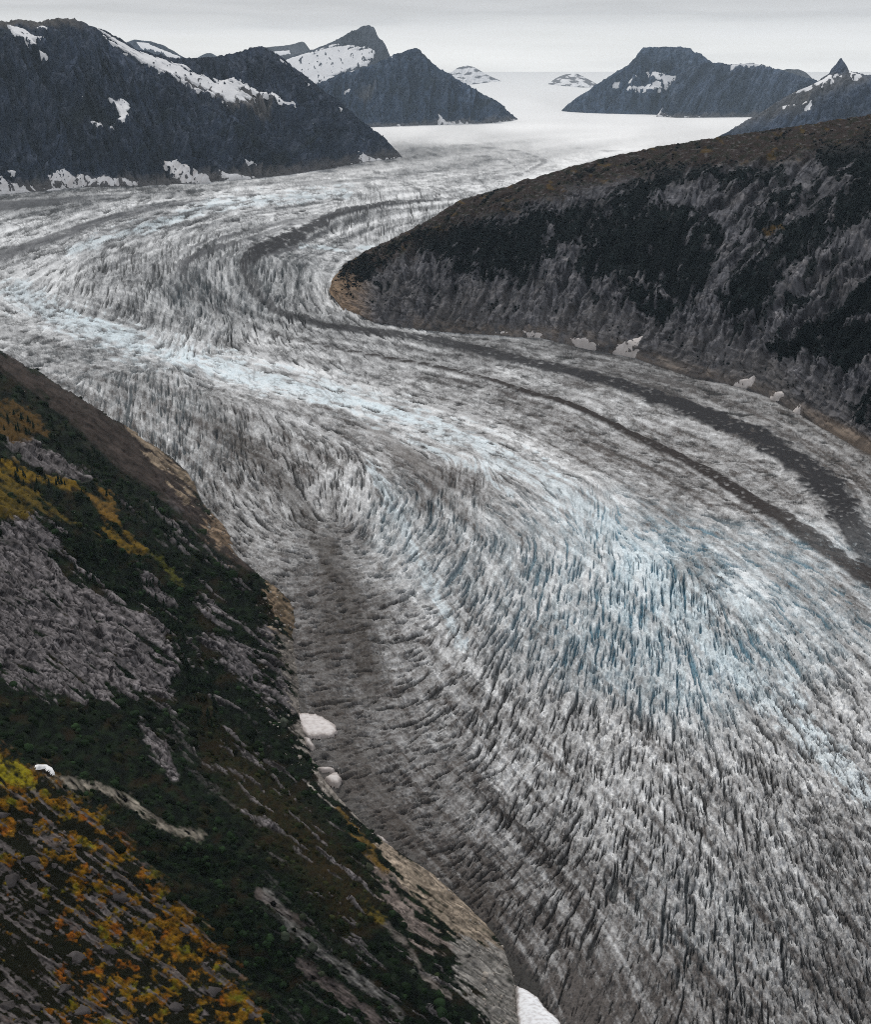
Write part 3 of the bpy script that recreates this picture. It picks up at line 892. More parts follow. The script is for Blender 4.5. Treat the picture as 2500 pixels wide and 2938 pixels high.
# ------------------------------------------------------------------ relief: a mountain side standing between its foot and its skyline
class Relief:
    def __init__(self, name, sky, foot, slope, step=2.2, rows=220, dyb=0.0, amp=20., gul=(160., 500.), tilt=0., curve=1.25, jag=3., seed=0, octv=5, backdrop=.6, dirs=((1000, 300, 95),), sig=1.0, lamp=.5, ribs=(), calm=(), bsz=18., blk=.5):
        sky = np.asarray(sky, float)
        foot = np.asarray(foot, float)
        x0, x1 = max(sky[0, 0], foot[0, 0]), min(sky[-1, 0], foot[-1, 0])
        xs = np.arange(x0, x1 + step, step)
        xs[-1] = x1
        ys = np.interp(xs, sky[:, 0], sky[:, 1])
        yf = np.interp(xs, foot[:, 0], foot[:, 1])
        k = np.hanning(9)
        k /= k.sum()
        ys = np.convolve(np.pad(ys, 4, 'edge'), k, 'valid')
        ys = ys + jag * fbm(xs / 22 + seed, np.zeros_like(xs) + .3 + seed, 4) * np.clip((yf - ys) / 30, 0, 1)
        ys = np.minimum(ys, yf - .3)
        fx, fy, fz = on_ice(xs, yf)
        fy = fy + (np.interp(xs, [p[0] for p in dyb], [p[1] for p in dyb]) if not np.isscalar(dyb) else dyb)
        hm = (yf - ys) * fy / FPX
        dl = hm / slope
        hm2 = (yf - ys) * (fy + dl) / FPX
        dl = hm2 / slope
        v = np.linspace(0, 1, rows) ** .9
        V = np.r_[[-.02], v][:, None]
        vy = np.clip(V, 0, 1)
        self.px = np.broadcast_to(xs, (len(V), len(xs))).astype(F32)
        self.py = (yf + (ys - yf) * vy).astype(F32)
        Yd = fy + dl * vy ** curve
        rx, ry, rz = rays(self.px, self.py)
        P = np.stack([rx / ry * Yd, Yd, CAMH + rz / ry * Yd], -1)
        P[0, :, 2] -= 60
        um = self.px * fy / FPX
        vm = (yf - self.py) * (fy + .5 * dl) / FPX
        self.um, self.vm = um.astype(F32), vm.astype(F32)
        q = um + tilt * vm + .25 * gul[1] * fbm(um / gul[1], vm / gul[1] + seed, 3)
        g1 = fbm(q / gul[0] + seed, vm / gul[1] + seed * 1.7, octv, .55)
        g2 = fbm(q / (gul[0] * .33) + seed, vm / (gul[1] * .5) - seed, 4, .6, ridged=True)
        g3 = fbm(um / (gul[0] * .25) - seed, vm / (gul[0] * .22), 4, .6)
        self.g1, self.g2, self.g3 = g1, g2, g3
        # clefts and ribs that run down the face along the given picture directions
        num = np.zeros(self.px.shape + (2,), F32)
        for (qx, qy, qa) in dirs:
            ww = 1 / ((self.px - qx) ** 2 + (self.py - qy) ** 2 + 900) ** 1.5
            num += ww[..., None] * np.array((math.cos(2 * math.radians(qa)), math.sin(2 * math.radians(qa))), F32)
        an = .5 * np.arctan2(num[..., 1], num[..., 0]) + .42 * fbm(self.px / 55 + seed, self.py / 55, 3)
        rs = np.maximum((yf - ys) / rows, .15)[None]
        dx, dy = np.cos(an) / step, -np.sin(an) / rs
        nn = np.hypot(dx, dy)
        dx, dy = (dx / nn).astype(F32), (dy / nn).astype(F32)
        self.lf = lic(wnoise(self.px.shape, .6 * sig), dx, dy, 6, 1.1)
        self.lm = lic(wnoise(self.px.shape, 1.3 * sig), dx, dy, 10, 1.6)
        self.lc = lic(wnoise(self.px.shape, 3.2 * sig), dx, dy, 14, 2.4)
        wxx = self.px + .35 * bsz * fbm(self.px / bsz, self.py / bsz, 2)
        wyy = self.py + .35 * bsz * fbm(self.px / bsz + 30, self.py / bsz, 2)
        ca_, sa_ = np.cos(an).astype(F32), np.sin(an).astype(F32)
        be, self.bv, self.bt = blocks(wxx, wyy, bsz, ca_, sa_, 2.1)
        be2, bv2, bt2 = blocks(wxx + 90, wyy, bsz * .45, ca_, sa_, 1.7)
        self.bv = .65 * self.bv + .35 * bv2
        self.bt = self.bt + .45 * bt2
        self.seam = np.maximum(sstep(.12, .03, be), .7 * sstep(.16, .05, be2)) * sstep(-.7, .5, g1 * 2 + self.lc * .5)
        self.crack = np.clip(.9 * self.seam + .5 * lines(self.lc, 1.3, .3) * sstep(-.6, .5, self.lm) + .8 * lines(self.lm, 1.0, .5) * sstep(.0, 1., self.lc + self.lf) + sstep(1.5, 2.2, self.lm), 0, 1)
        P = P.astype(F32)
        Nn = normals(P)
        Nn = Nn * np.sign(-Nn[..., 1:2] * .6 + Nn[..., 2:3] * .8 + 1e-6)
        env = np.minimum(sstep(-.01, .04, V), 1) * np.clip(hm / (6 * amp), 0, 1)
        A = amp * env * (1.0 - .55 * sstep(.85, 1, V))
        P = P + Nn * (A * (1.3 * g1 + .8 * g2 + .45 * g3 - .3 + lamp * (.45 * np.tanh(1.5 * self.lc) + .10 * self.lm - .5 * self.crack) + blk * (1.1 * self.bt + .7 * (self.bv - .5))))[..., None]
        # buttresses: broad faces turned one way, short steep faces the other
        self.joint = np.zeros(self.px.shape, F32)
        cm = np.ones(self.px.shape, F32)
        for pl in calm:
            cm = np.minimum(cm, 1 - .9 * sstep(-14, 6, sdf(self.px, self.py, pl)))
        for (ra, per, ram, xa, xb, ya, yb) in ribs:
            a = math.radians(ra)
            u = (self.px * math.sin(a) - self.py * math.cos(a)) / per + .55 * fbm(self.px / (per * 2.2) + seed, self.py / (per * 2.6), 3) + .10 * self.lc
            cell = np.floor(u)
            t = (u - cell).astype(F32)
            hgt_ = .55 + .9 * np.abs(np.sin(cell * 12.9898 + seed)).astype(F32)
            msk = sstep(xa - 60, xa + 60, self.px) * sstep(xb + 60, xb - 60, self.px) * sstep(ya - 50, ya + 50, self.py) * sstep(yb + 50, yb - 50, self.py)
            pr_ = np.minimum(t / .82, (1 - t) / .18)
            P = P + Nn * (ram * env * sstep(.02, .22, V) * hgt_ * msk * cm * (pr_ - .5) * sstep(1, .8, V))[..., None].astype(F32)
            self.joint = np.maximum(self.joint, sstep(.80, .90, t) * sstep(.0, .12, V) * msk * sstep(-.5, .5, self.lm + .6) * hgt_)
        # far side falls away behind the skyline
        back = []
        top = P[-1].copy()
        for kk, (bd, bz) in enumerate(((.12, .01), (.4, .15), (1.0, .75), (1.5, 1.3))):
            b = top.copy()
            b[:, 1] += np.maximum(dl, 30) * bd * backdrop * 1.6
            b[:, 0] += np.maximum(dl, 30) * bd * backdrop * 1.6 * (top[:, 0] / top[:, 1])
            b[:, 2] -= np.maximum(hm, 5) * bz
            back.append(b)
        self.P, self.N, self.name, self.nb = P, Nn, name, len(back)
        self.Pfull = np.concatenate([P, np.stack(back)], 0)
        self.hm, self.v = hm, V

    def n2(self, s, sy=None, k=0., o=4, **kw):
        return fbm((self.um + k * self.vm) / s, self.vm / (sy or s), o, **kw)

    def build(self, C, mat, label):
        C = np.concatenate([C, np.repeat(C[-1:], self.nb, 0)], 0)
        o = grid_obj(self.name, self.Pfull[::-1], C[::-1], mat)
        return tag(o, label, kind='structure')

    def snow(self, poly, label, thick=9., wr=5., soft=4., streak=None, name='snow_patch', cat='snow patch', group='snow patches on the mountains', col=(.80, .80, .81), dirty=.0):
        P = np.asarray(poly, float)
        s = sdf(self.px, self.py, poly)
        s = s + wr * (fbm(self.px / 26, self.py / 13, 4) + .4 * fbm(self.px / 7, self.py / 4.5, 3))
        if streak is not None:
            s = s + streak
        m = np.clip(.5 + s / (2 * soft), 0, 1)
        m[0] = 0
        r, c = np.where(m > .02)
        if len(r) < 6:
            return None
        r0, r1, c0, c1 = max(r.min() - 2, 0), r.max() + 3, max(c.min() - 2, 0), c.max() + 3
        mm = m[r0:r1, c0:c1]
        base = self.P[r0:r1, c0:c1]
        bl = np.stack([blur(base[..., i], 5, 2) for i in range(3)], -1)
        nn = self.N[r0:r1, c0:c1]
        Pn = lerp(base, bl, .92) + nn * (thick * (mm * 2 - 1) + np.array(0, F32))[..., None]
        kf = mm > .1
        kq = kf[:-1, :-1] | kf[1:, :-1] | kf[1:, 1:] | kf[:-1, 1:]
        C = np.zeros(Pn.shape, F32) + np.array(col, F32)
        if dirty:
            dn = fbm(self.px[r0:r1, c0:c1] / 9 + self.py[r0:r1, c0:c1] / 14, self.py[r0:r1, c0:c1] / 30, 4)
            C = mixc(C, (.42, .36, .33), np.clip(dirty * (.5 + 1.3 * dn), 0, .8))
        o = grid_obj(name, Pn[::-1], C[::-1], M_SNOW, kq[::-1])
        return tag(o, label, cat, group)


def rock_cols(R, base, light, dark, vegc=None, vegm=None, s=60., gr=.5):
    C = np.zeros(R.px.shape + (3,), F32) + np.array(base, F32)
    C = mixc(C, light, sstep(-.1, .75, .9 * R.g3 + .5 * R.n2(s * .35, s * 1.2) + .35 * R.n2(s * 2.2)))
    C = C * np.clip(1 + gr * (.12 * R.lf + .20 * R.lm + .26 * np.tanh(1.5 * R.lc)) + .55 * (R.bv - .5) + .9 * R.n2(s * 5, s * 4, .4) + .35 * R.n2(s * .3), .3, 2.2)[..., None]
    C = mixc(C, dark, np.clip(.75 * R.crack + .45 * R.joint, 0, .9))
    C = mixc(C, dark, sstep(.05, .7, -R.g2 * .5 + .8 * R.n2(s * .5, s * 1.7, .3) + .4 * R.n2(s * 3)))
    if vegm is not None:
        C = mixc(C, vegc, np.clip(vegm, 0, 1))
    return C


# right-hand hill
HILL = Relief('right_hill', [(945, 835), (955, 800), (985, 765), (1040, 725), (1130, 688), (1200, 650), (1280, 602), (1330, 572), (1450, 538), (1600, 492), (1750, 452), (1900, 420), (2060, 395), (2200, 374), (2350, 352), (2500, 330), (2900, 285)],
              [(945, 838), (958, 850), (985, 885), (1080, 928), (1200, 946), (1400, 960), (1550, 968), (1700, 1000), (1780, 1016), (1900, 1052), (2000, 1085), (2100, 1108), (2200, 1138), (2270, 1175), (2350, 1222), (2430, 1262), (2500, 1300), (2900, 1560)],
              .66, step=2.2, rows=420, amp=11, gul=(90., 340.), tilt=-.35, curve=1.55, jag=5, seed=3.3, lamp=.2, bsz=34., blk=.55, ribs=[(106, 74, 15, 1080, 2010, 560, 1100), (110, 29, 5, 1080, 2600, 560, 1300), (140, 66, 14, 1980, 2700, 420, 1000), (108, 60, 13, 2010, 2700, 900, 1350), (62, 40, 6, 900, 1060, 700, 950)], dirs=[(1000, 850, 60), (1150, 900, 95), (1300, 880, 108), (1500, 880, 106), (1600, 850, 98), (1750, 930, 112), (1900, 950, 116), (2100, 1000, 105), (2200, 800, 108), (2300, 1080, 105), (2430, 1100, 125), (2150, 720, 138), (2350, 600, 140), (2350, 720, 105), (2450, 750, 100), (1900, 560, 108), (2050, 580, 112), (1600, 660, 105), (1800, 440, 168), (1500, 550, 162), (1300, 610, 155), (2100, 420, 172), (2400, 400, 160), (2480, 900, 135)])
R = HILL
hx, hy = R.px, R.py
foot_y = R.py[1][None, :]
up = foot_y - hy
sky_y = R.py[-1][None, :]
dn = hy - sky_y
nb = R.n2(80, 80, 0, 4)
nsm = R.n2(14, 20, 0, 4)
nrib = R.n2(18, 130, -.35, 4)
ndiag = fbm((hx * .75 + hy * .66) / 60, (hx * .66 - hy * .75) / 17, 4)
C = rock_cols(R, (.088, .088, .097), (.185, .178, .182), (.012, .012, .015), s=40)
C = C * np.clip(1 + .16 * nrib + .10 * np.tanh(1.5 * R.lc) + .05 * R.lf + .5 * R.n2(26, 34), .25, 2)[..., None]
VEGR = [
    [(1060, 740), (1200, 655), (1400, 640), (1560, 610), (1700, 590), (1760, 560), (1900, 480), (2060, 470), (1980, 520), (1870, 560), (1840, 610), (1700, 640), (1640, 650), (1630, 690), (1590, 735), (1520, 755), (1500, 790), (1420, 775), (1320, 745), (1180, 700)],
    [(1480, 660), (1640, 640), (1820, 600), (2000, 600), (2060, 650), (2070, 740), (2010, 850), (1960, 880), (1850, 815), (1790, 780), (1690, 800), (1640, 770), (1660, 720), (1720, 700), (1600, 700)],
    [(2060, 850), (2160, 740), (2280, 640), (2400, 560), (2520, 470), (2600, 520), (2520, 600), (2420, 660), (2330, 700), (2250, 760), (2220, 840), (2180, 900), (2090, 900)],
    [(2190, 990), (2270, 960), (2330, 930), (2400, 880), (2520, 790), (2800, 700), (2800, 1000), (2520, 1010), (2440, 1070), (2400, 1040), (2320, 1010), (2240, 1040)],
    [(2160, 590), (2240, 560), (2300, 540), (2250, 640), (2200, 690), (2170, 650)], [(2350, 430), (2500, 380), (2600, 380), (2600, 470), (2420, 520), (2340, 500)],
    [(2180, 740), (2250, 730), (2260, 800), (2200, 830)], [(2020, 480), (2090, 500), (2250, 480), (2260, 520), (2150, 515), (2080, 520)], [(2250, 850), (2330, 830), (2340, 880), (2270, 900)],
    [(1750, 780), (1830, 800), (1930, 870), (1900, 930), (1850, 900), (1800, 850)], [(2440, 1160), (2500, 1120), (2520, 1200), (2470, 1210)], [(1310, 740), (1400, 770), (1470, 800), (1380, 800), (1300, 775)], [(960, 770), (1050, 735), (1110, 740), (1060, 790), (1000, 830)]]
vm_ = np.zeros(hx.shape, F32)
vw = 22 * nb + 13 * nsm + 9 * ndiag + 9 * R.lc + 7 * R.lm + 4 * R.lf
for pl in VEGR:
    vm_ = np.maximum(vm_, sstep(-3, 3, sdf(hx, hy, pl) + vw))
vm_ = np.maximum(vm_, .9 * sstep(.50, .62, .55 * ndiag + .6 * nb + .45 * nsm + .1) * sstep(60, 130, up))
vm_ = vm_ * (1 - .85 * sstep(1.0, 1.7, R.lc * .8 + .5 * R.lm + .8 * nsm))
vm_ = np.maximum(vm_, .85 * sstep(.75, 1.1, -.45 * R.lc - .3 * R.lm + .8 * nb + .25) * sstep(40, 120, up))
heath = sstep(95, 45, dn + 25 * nb + 16 * nsm - 25 * sstep(1700, 2300, hx))
hc = np.zeros(C.shape, F32) + np.array((.036, .027, .024), F32)
hc = mixc(hc, (.022, .022, .016), sstep(-.1, .3, fbm(hx / 30, hy / 13, 4)))
hc = mixc(hc, (.10, .092, .09), sstep(.18, .42, fbm(hx / 15 + 7 + hy / 24, hy / 5.5, 4)))
hc = mixc(hc, (.085, .055, .018), .7 * sstep(.25, .5, fbm(hx / 40, hy / 22 + 50, 3)))
C = C + (hc - C) * heath[..., None]
vcol = np.zeros(C.shape, F32) + np.array((.003, .0052, .0060), F32)
vcol = mixc(vcol, (.007, .0115, .012), sstep(-.2, .5, nsm + .5 * nb))
C = C + (vcol - C) * (vm_ * (1 - .5 * heath))[..., None]
C = mixc(C, (.10, .06, .015), .6 * sstep(-6, 6, sdf(hx, hy, [(2190, 655), (2240, 645), (2250, 655), (2200, 668)]) + 5 * nsm))
tan = sstep(42, 14, up + 16 * nrib + 14 * nb - 10 * sstep(1200, 1800, hx)) * sstep(1080, 1250, hx)
C = mixc(C, (.25, .205, .17), tan * np.clip(.35 + .9 * nsm + .5 * R.n2(40), 0, .85))
cliff = sstep(190, 60, up + 50 * nb) * (1 - vm_)
C = mixc(C, (.20, .185, .175), .40 * cliff * np.clip(.5 + nrib, 0, 1))
nose = sstep(1085, 985, hx + 45 * nb - .35 * (hy - 850))
C = mixc(C, (.30, .205, .13), nose * np.clip(.7 + .5 * nsm, 0, .9) * (1 - .8 * vm_))
C = mixc(C, (.24, .19, .15), .8 * sstep(2290, 2400, hx) * sstep(55, 25, up + 20 * nb) * (1 - .5 * vm_))
R.build(C, M_ROCK, 'dark rounded hill with grey cliffs and black scrub on the right')
Nh = R.N
R.Pfull = None
hill_veg = vm_

# mountains (left to right, near to far)
SN_APRON = [(-420, 560), (-200, 535), (0, 512), (40, 530), (120, 540), (150, 538), (138, 506), (150, 500), (180, 486), (218, 512), (228, 492), (262, 510), (292, 502), (335, 512), (392, 522), (400, 531), (300, 542), (150, 556), (0, 570), (-420, 620)]
SN_FAN = [(458, 453), (505, 452), (545, 488), (595, 508), (605, 522), (520, 528), (500, 500), (478, 476)]
SN_WEDGE = [(313, 286), (335, 291), (346, 285), (376, 298), (370, 304), (386, 315), (364, 325), (378, 346), (364, 344), (355, 364), (330, 350), (347, 345), (344, 335), (325, 302)]
SN_TOP = [(20, 72), (78, 90), (88, 100), (115, 112), (137, 110), (92, 119), (108, 134), (106, 142), (75, 126), (42, 108), (32, 95)]
SN_STAR = [(260, 352), (280, 346), (286, 336), (294, 354), (281, 370), (270, 359)]
SN_GULLY = [(270, 74), (310, 98), (350, 122), (400, 148), (470, 170), (530, 186), (560, 212), (600, 222), (652, 226), (690, 238), (716, 248), (690, 262), (735, 285), (700, 300), (640, 292), (590, 270), (540, 245), (480, 218), (420, 190), (360, 160), (310, 122)]
SN_RIBBON = [(705, 240), (718, 250), (745, 262), (782, 260), (800, 282), (815, 294), (862, 304), (860, 311), (820, 303), (800, 298), (775, 274), (735, 270), (700, 260)]
SN_RAMP = [(1042, 428), (1052, 440), (1072, 450), (1100, 456), (1154, 452), (1150, 470), (1080, 476), (1000, 490), (930, 502), (870, 504), (920, 492), (985, 476), (1042, 462)]
SN_HOLLOW = [(1860, 204), (1882, 211), (1905, 211), (1938, 222), (1924, 240), (1902, 259), (1880, 264), (1832, 259), (1798, 258), (1850, 246), (1895, 236), (1870, 222)]
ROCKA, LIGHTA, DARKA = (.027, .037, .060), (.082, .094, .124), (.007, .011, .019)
A1 = Relief('left_mountain', [(-420, 140), (-200, 95), (0, 62), (60, 58), (115, 66), (140, 56), (200, 51), (240, 63), (285, 88), (320, 128), (370, 165), (440, 205), (520, 252), (600, 296), (680, 342), (750, 400), (800, 455), (832, 500)],
            [(-420, 600), (-200, 580), (0, 557), (120, 548), (240, 536), (400, 534), (520, 528), (640, 518), (760, 509), (832, 502)],
            .80, step=2.0, rows=300, amp=32, gul=(260., 620.), tilt=.45, jag=3.5, seed=11.1, dirs=((50, 300, 70), (200, 250, 62), (300, 450, 80), (500, 400, 70), (650, 450, 100), (100, 480, 85)), sig=.9, lamp=.3, ribs=[(62, 105, 85, -500, 900, 50, 600), (70, 36, 30, -500, 900, 50, 600)], calm=[SN_APRON, SN_FAN, SN_WEDGE, SN_TOP, SN_STAR])
va = sstep(.1, .5, A1.n2(300, 200, .3) + .35 * A1.n2(60)) * .55
C = rock_cols(A1, ROCKA, LIGHTA, DARKA, (.018, .024, .022), va, 90)
up = A1.py[1][None] - A1.py
C = mixc(C, (.17, .155, .145), sstep(40, 12, up + 14 * A1.n2(120, 60)) * .65)
C = mixc(C, (.14, .125, .11), sstep(28, 8, A1.py - A1.py[-1][None] + 12 * A1.n2(90)) * .7 * sstep(260, 200, A1.px))
A1.build(C, M_FAR, 'massive dark rock mountain on the far left above the ice')
B1 = Relief('second_mountain', [(255, 70), (280, 82), (310, 90), (350, 115), (390, 143), (430, 152), (520, 168), (600, 163), (640, 156), (690, 146), (740, 133), (770, 140), (810, 165), (870, 213), (940, 268), (1010, 322), (1060, 366), (1110, 402), (1140, 434), (1154, 450)],
            [(255, 545), (500, 527), (640, 516), (800, 506), (860, 497), (900, 491), (980, 478), (1060, 463), (1110, 458), (1154, 452)],
            .72, step=2.0, rows=300, dyb=[(250, 420), (600, 250), (820, 0), (1160, 0)], amp=28, gul=(230., 560.), tilt=.5, jag=3.5, seed=5.7, dirs=((700, 200, 85), (850, 300, 70), (900, 430, 72), (1050, 420, 70), (750, 450, 75)), sig=.8, lamp=.3, ribs=[(66, 95, 75, 200, 1200, 100, 600), (70, 34, 26, 200, 1200, 100, 600)], calm=[SN_GULLY, SN_RIBBON, SN_RAMP])
va = sstep(.05, .45, B1.n2(260, 170, .3) + .35 * B1.n2(60)) * .6 * sstep(120, 220, B1.py - B1.py[-1][None] + 90 * B1.n2(300))
C = rock_cols(B1, ROCKA, LIGHTA, DARKA, (.018, .022, .020), va, 80)
up = B1.py[1][None] - B1.py
C = mixc(C, (.16, .145, .135), sstep(36, 10, up + 14 * B1.n2(110, 60)) * .6)
C = mixc(C, (.15, .14, .135), .8 * sstep(-8, 12, sdf(B1.px, B1.py, [(560, 225), (700, 262), (790, 285), (770, 330), (720, 325), (640, 290), (480, 215)]) + 14 * B1.n2(100)))
B1.build(C, M_FAR, 'dark ridge behind the left mountain with a long snow gully')
C1 = Relief('snowy_shoulder', [(340, 130), (360, 122), (385, 113), (430, 118), (470, 130), (500, 148), (540, 172)], [(340, 300), (540, 300)], .6, step=2.2, rows=60, dyb=1500, amp=14, gul=(200, 500), jag=2, seed=2.2)
C = rock_cols(C1, ROCKA, LIGHTA, DARKA, s=120)
C1.build(C, M_FAR, 'low snowy shoulder behind the left ridge')
D1 = Relief('small_dome', [(560, 170), (575, 160), (590, 153), (606, 152), (620, 160), (640, 170)], [(560, 300), (640, 300)], .6, step=2.2, rows=50, dyb=5000, amp=8, gul=(200, 500), jag=.5, seed=2.9)
D1.build(rock_cols(D1, ROCKA, LIGHTA, DARKA, s=120), M_FAR, 'tiny rounded grey dome behind the left ridge')
E1 = Relief('mid_mountain', [(860, 262), (900, 246), (950, 222), (1000, 205), (1060, 190), (1110, 168), (1140, 153), (1165, 145), (1195, 141), (1210, 146), (1228, 165), (1250, 188), (1290, 215), (1370, 260), (1430, 293), (1465, 325), (1486, 341)],
            [(860, 372), (1000, 366), (1090, 364), (1200, 360), (1300, 357), (1400, 354), (1460, 347), (1486, 343)], .85, step=2.0, rows=170, amp=42, gul=(210., 900.), tilt=.1, jag=3, seed=8.4, dirs=((1000, 320, 95), (1200, 250, 90), (1400, 320, 80)), sig=.8, lamp=.25, ribs=[(92, 62, 110, 850, 1500, 100, 400), (85, 22, 36, 850, 1500, 100, 400)])
va = sstep(.15, .5, E1.n2(420, 300)) * .5
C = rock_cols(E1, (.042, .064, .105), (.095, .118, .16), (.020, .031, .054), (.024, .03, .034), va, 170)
C = mixc(C, (.15, .15, .155), .7 * sstep(-10, 20, sdf(E1.px, E1.py, [(1020, 270), (1080, 230), (1070, 280), (1030, 300)]) + 20 * E1.n2(200)))
C = mixc(C, (.17, .16, .155), sstep(16, 4, E1.py[1][None] - E1.py + 8 * E1.n2(200, 100)) * .6)
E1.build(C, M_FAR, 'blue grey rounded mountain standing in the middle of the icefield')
F1 = Relief('pointed_peak', [(760, 190), (800, 172), (830, 162), (880, 146), (940, 127), (965, 115), (1000, 95), (1038, 77), (1052, 74), (1074, 76), (1082, 100), (1086, 110), (1098, 114), (1108, 130), (1118, 160), (1135, 200)],
            [(760, 380), (1135, 372)], .75, step=2.0, rows=150, dyb=4500, amp=32, gul=(260., 800.), jag=1.5, seed=14.2, dirs=((1000, 150, 90),), sig=.8, lamp=.25)
F1.build(rock_cols(F1, (.058, .066, .082), (.085, .09, .105), (.038, .043, .055), s=200), M_FAR, 'sharp pointed grey peak above a broad snowfield')
H1 = Relief('flat_hump', [(740, 142), (765, 135), (800, 132), (840, 127), (866, 118), (874, 120), (882, 132), (895, 150)], [(740, 330), (895, 330)], .6, step=2.2, rows=60, dyb=7000, amp=14, gul=(260., 800.), jag=1, seed=4.5)
H1.build(rock_cols(H1, (.06, .064, .075), (.09, .09, .10), (.04, .042, .05), s=200), M_FAR, 'low flat-topped grey hump left of the pointed peak')
I1 = Relief('faint_peak', [(1255, 240), (1285, 215), (1310, 196), (1340, 188), (1362, 192), (1395, 212), (1440, 234), (1480, 246), (1600, 250)], [(1255, 285), (1450, 262), (1480, 254), (1600, 252)], .5, step=2.0, rows=60, dyb=3000, amp=26, gul=(500., 700.), jag=2, seed=6.1)
C = np.zeros(I1.px.shape + (3,), F32) + np.array((.78, .78, .79), F32)
C = mixc(C, (.16, .16, .17), sstep(.08, .22, fbm(I1.px / 34 - I1.py / 30, I1.py / 9 + I1.px / 60, 4) + .25 * sstep(14, 2, I1.py - I1.py[-1][None]) - .05))
I1.build(C, M_FAR, 'faint snow streaked peak fading into the haze')
J1 = Relief('far_nunatak', [(1575, 240), (1595, 224), (1618, 215), (1655, 211), (1680, 222), (1705, 236), (1735, 252)], [(1575, 242), (1650, 250), (1735, 254)], .4, step=2.0, rows=40, dyb=0, amp=16, gul=(500., 700.), jag=1.5, seed=7.1)
C = np.zeros(J1.px.shape + (3,), F32) + np.array((.17, .17, .18), F32)
C = mixc(C, (.78, .78, .79), sstep(.0, .12, fbm(J1.px / 24, J1.py / 8, 4) + .3 * sstep(8, 18, J1.py - J1.py[-1][None]) - .1))
J1.build(C, M_FAR, 'small snowy rock island on the far icefield')
K1 = Relief('flat_topped_mountain', [(1613, 316), (1630, 300), (1655, 282), (1700, 252), (1750, 219), (1780, 200), (1805, 186), (1825, 163), (1838, 143), (1848, 136), (1900, 134), (1960, 134), (1983, 136), (1990, 148), (2015, 154), (2035, 172), (2060, 188), (2100, 200), (2160, 215)],
            [(1613, 319), (1640, 322), (1700, 326), (1800, 330), (1900, 333), (2160, 336)], .8, step=2.0, rows=170, dyb=[(1613, 0), (1900, 300), (2160, 900)], amp=42, gul=(230., 900.), tilt=-.5, jag=2, seed=9.9, dirs=((1700, 270, 110), (1900, 200, 90), (2050, 200, 80)), sig=.8, lamp=.25, ribs=[(112, 56, 100, 1600, 2200, 100, 400), (100, 17, 24, 1600, 2200, 100, 400)], calm=[SN_HOLLOW])
va = sstep(.2, .5, K1.n2(420, 300)) * .4
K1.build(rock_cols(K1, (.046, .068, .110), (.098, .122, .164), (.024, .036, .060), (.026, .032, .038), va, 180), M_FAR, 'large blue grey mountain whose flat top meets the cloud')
L1 = Relief('rounded_mountain', [(1885, 333), (1900, 318), (1912, 295), (1920, 262), (1938, 228), (1955, 206), (1985, 190), (2020, 182), (2060, 180), (2090, 184), (2125, 184), (2160, 180), (2200, 190), (2260, 205), (2330, 226), (2420, 250), (2600, 300)],
            [(1885, 335), (1950, 338), (2050, 337), (2150, 336), (2600, 345)], .8, step=2.0, rows=150, amp=38, gul=(190., 700.), tilt=-.7, jag=2, seed=1.9, dirs=((1950, 280, 120), (2200, 280, 118)), sig=.8, lamp=.25, ribs=[(122, 60, 100, 1860, 2650, 150, 400), (116, 16, 22, 1860, 2650, 100, 400)])
va = sstep(.2, .5, L1.n2(420, 300)) * .4
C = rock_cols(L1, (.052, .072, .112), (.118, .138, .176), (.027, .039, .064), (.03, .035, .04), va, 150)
C = mixc(C, (.165, .15, .14), sstep(16, 4, L1.py[1][None] - L1.py + 8 * L1.n2(200, 100)) * .6)
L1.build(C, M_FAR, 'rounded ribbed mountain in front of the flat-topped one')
N1 = Relief('back_dome', [(2215, 215), (2235, 204), (2262, 198), (2295, 199), (2315, 208), (2340, 232)], [(2215, 300), (2340, 300)], .6, step=2.2, rows=50, dyb=2500, amp=10, gul=(200, 500), jag=1, seed=3.9)
N1.build(rock_cols(N1, (.065, .07, .082), (.10, .10, .11), (.04, .043, .05), s=140), M_FAR, 'low grey dome between the rounded mountain and the horn')
Q1 = Relief('horn_mountain', [(2040, 402), (2060, 392), (2100, 372), (2140, 348), (2180, 326), (2220, 300), (2262, 274), (2300, 256), (2340, 240), (2362, 222), (2378, 212), (2388, 198), (2400, 182), (2412, 168), (2419, 166), (2426, 180), (2433, 196), (2436, 207), (2460, 208), (2500, 214), (2600, 205), (2900, 240)],
            [(2040, 405), (2200, 420), (2500, 430), (2900, 450)], .55, step=2.0, rows=170, dyb=0, amp=30, gul=(140., 480.), tilt=-.9, jag=1.5, seed=12.5, dirs=((2200, 320, 140), (2450, 300, 90)), sig=.8, lamp=.25, ribs=[(135, 50, 45, 2000, 2900, 100, 450)])
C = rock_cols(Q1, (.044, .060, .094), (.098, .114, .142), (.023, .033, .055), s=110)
br = sstep(-25, 20, sdf(Q1.px, Q1.py, [(2100, 372), (2250, 275), (2340, 240), (2440, 210), (2520, 215), (2460, 240), (2360, 275), (2300, 320), (2200, 345), (2130, 380)]) + 25 * Q1.n2(160))
C = mixc(C, (.12, .115, .11), .7 * br)
Q1.build(C, M_FAR, 'blue grey ridge with a sharp rock horn at the right edge')

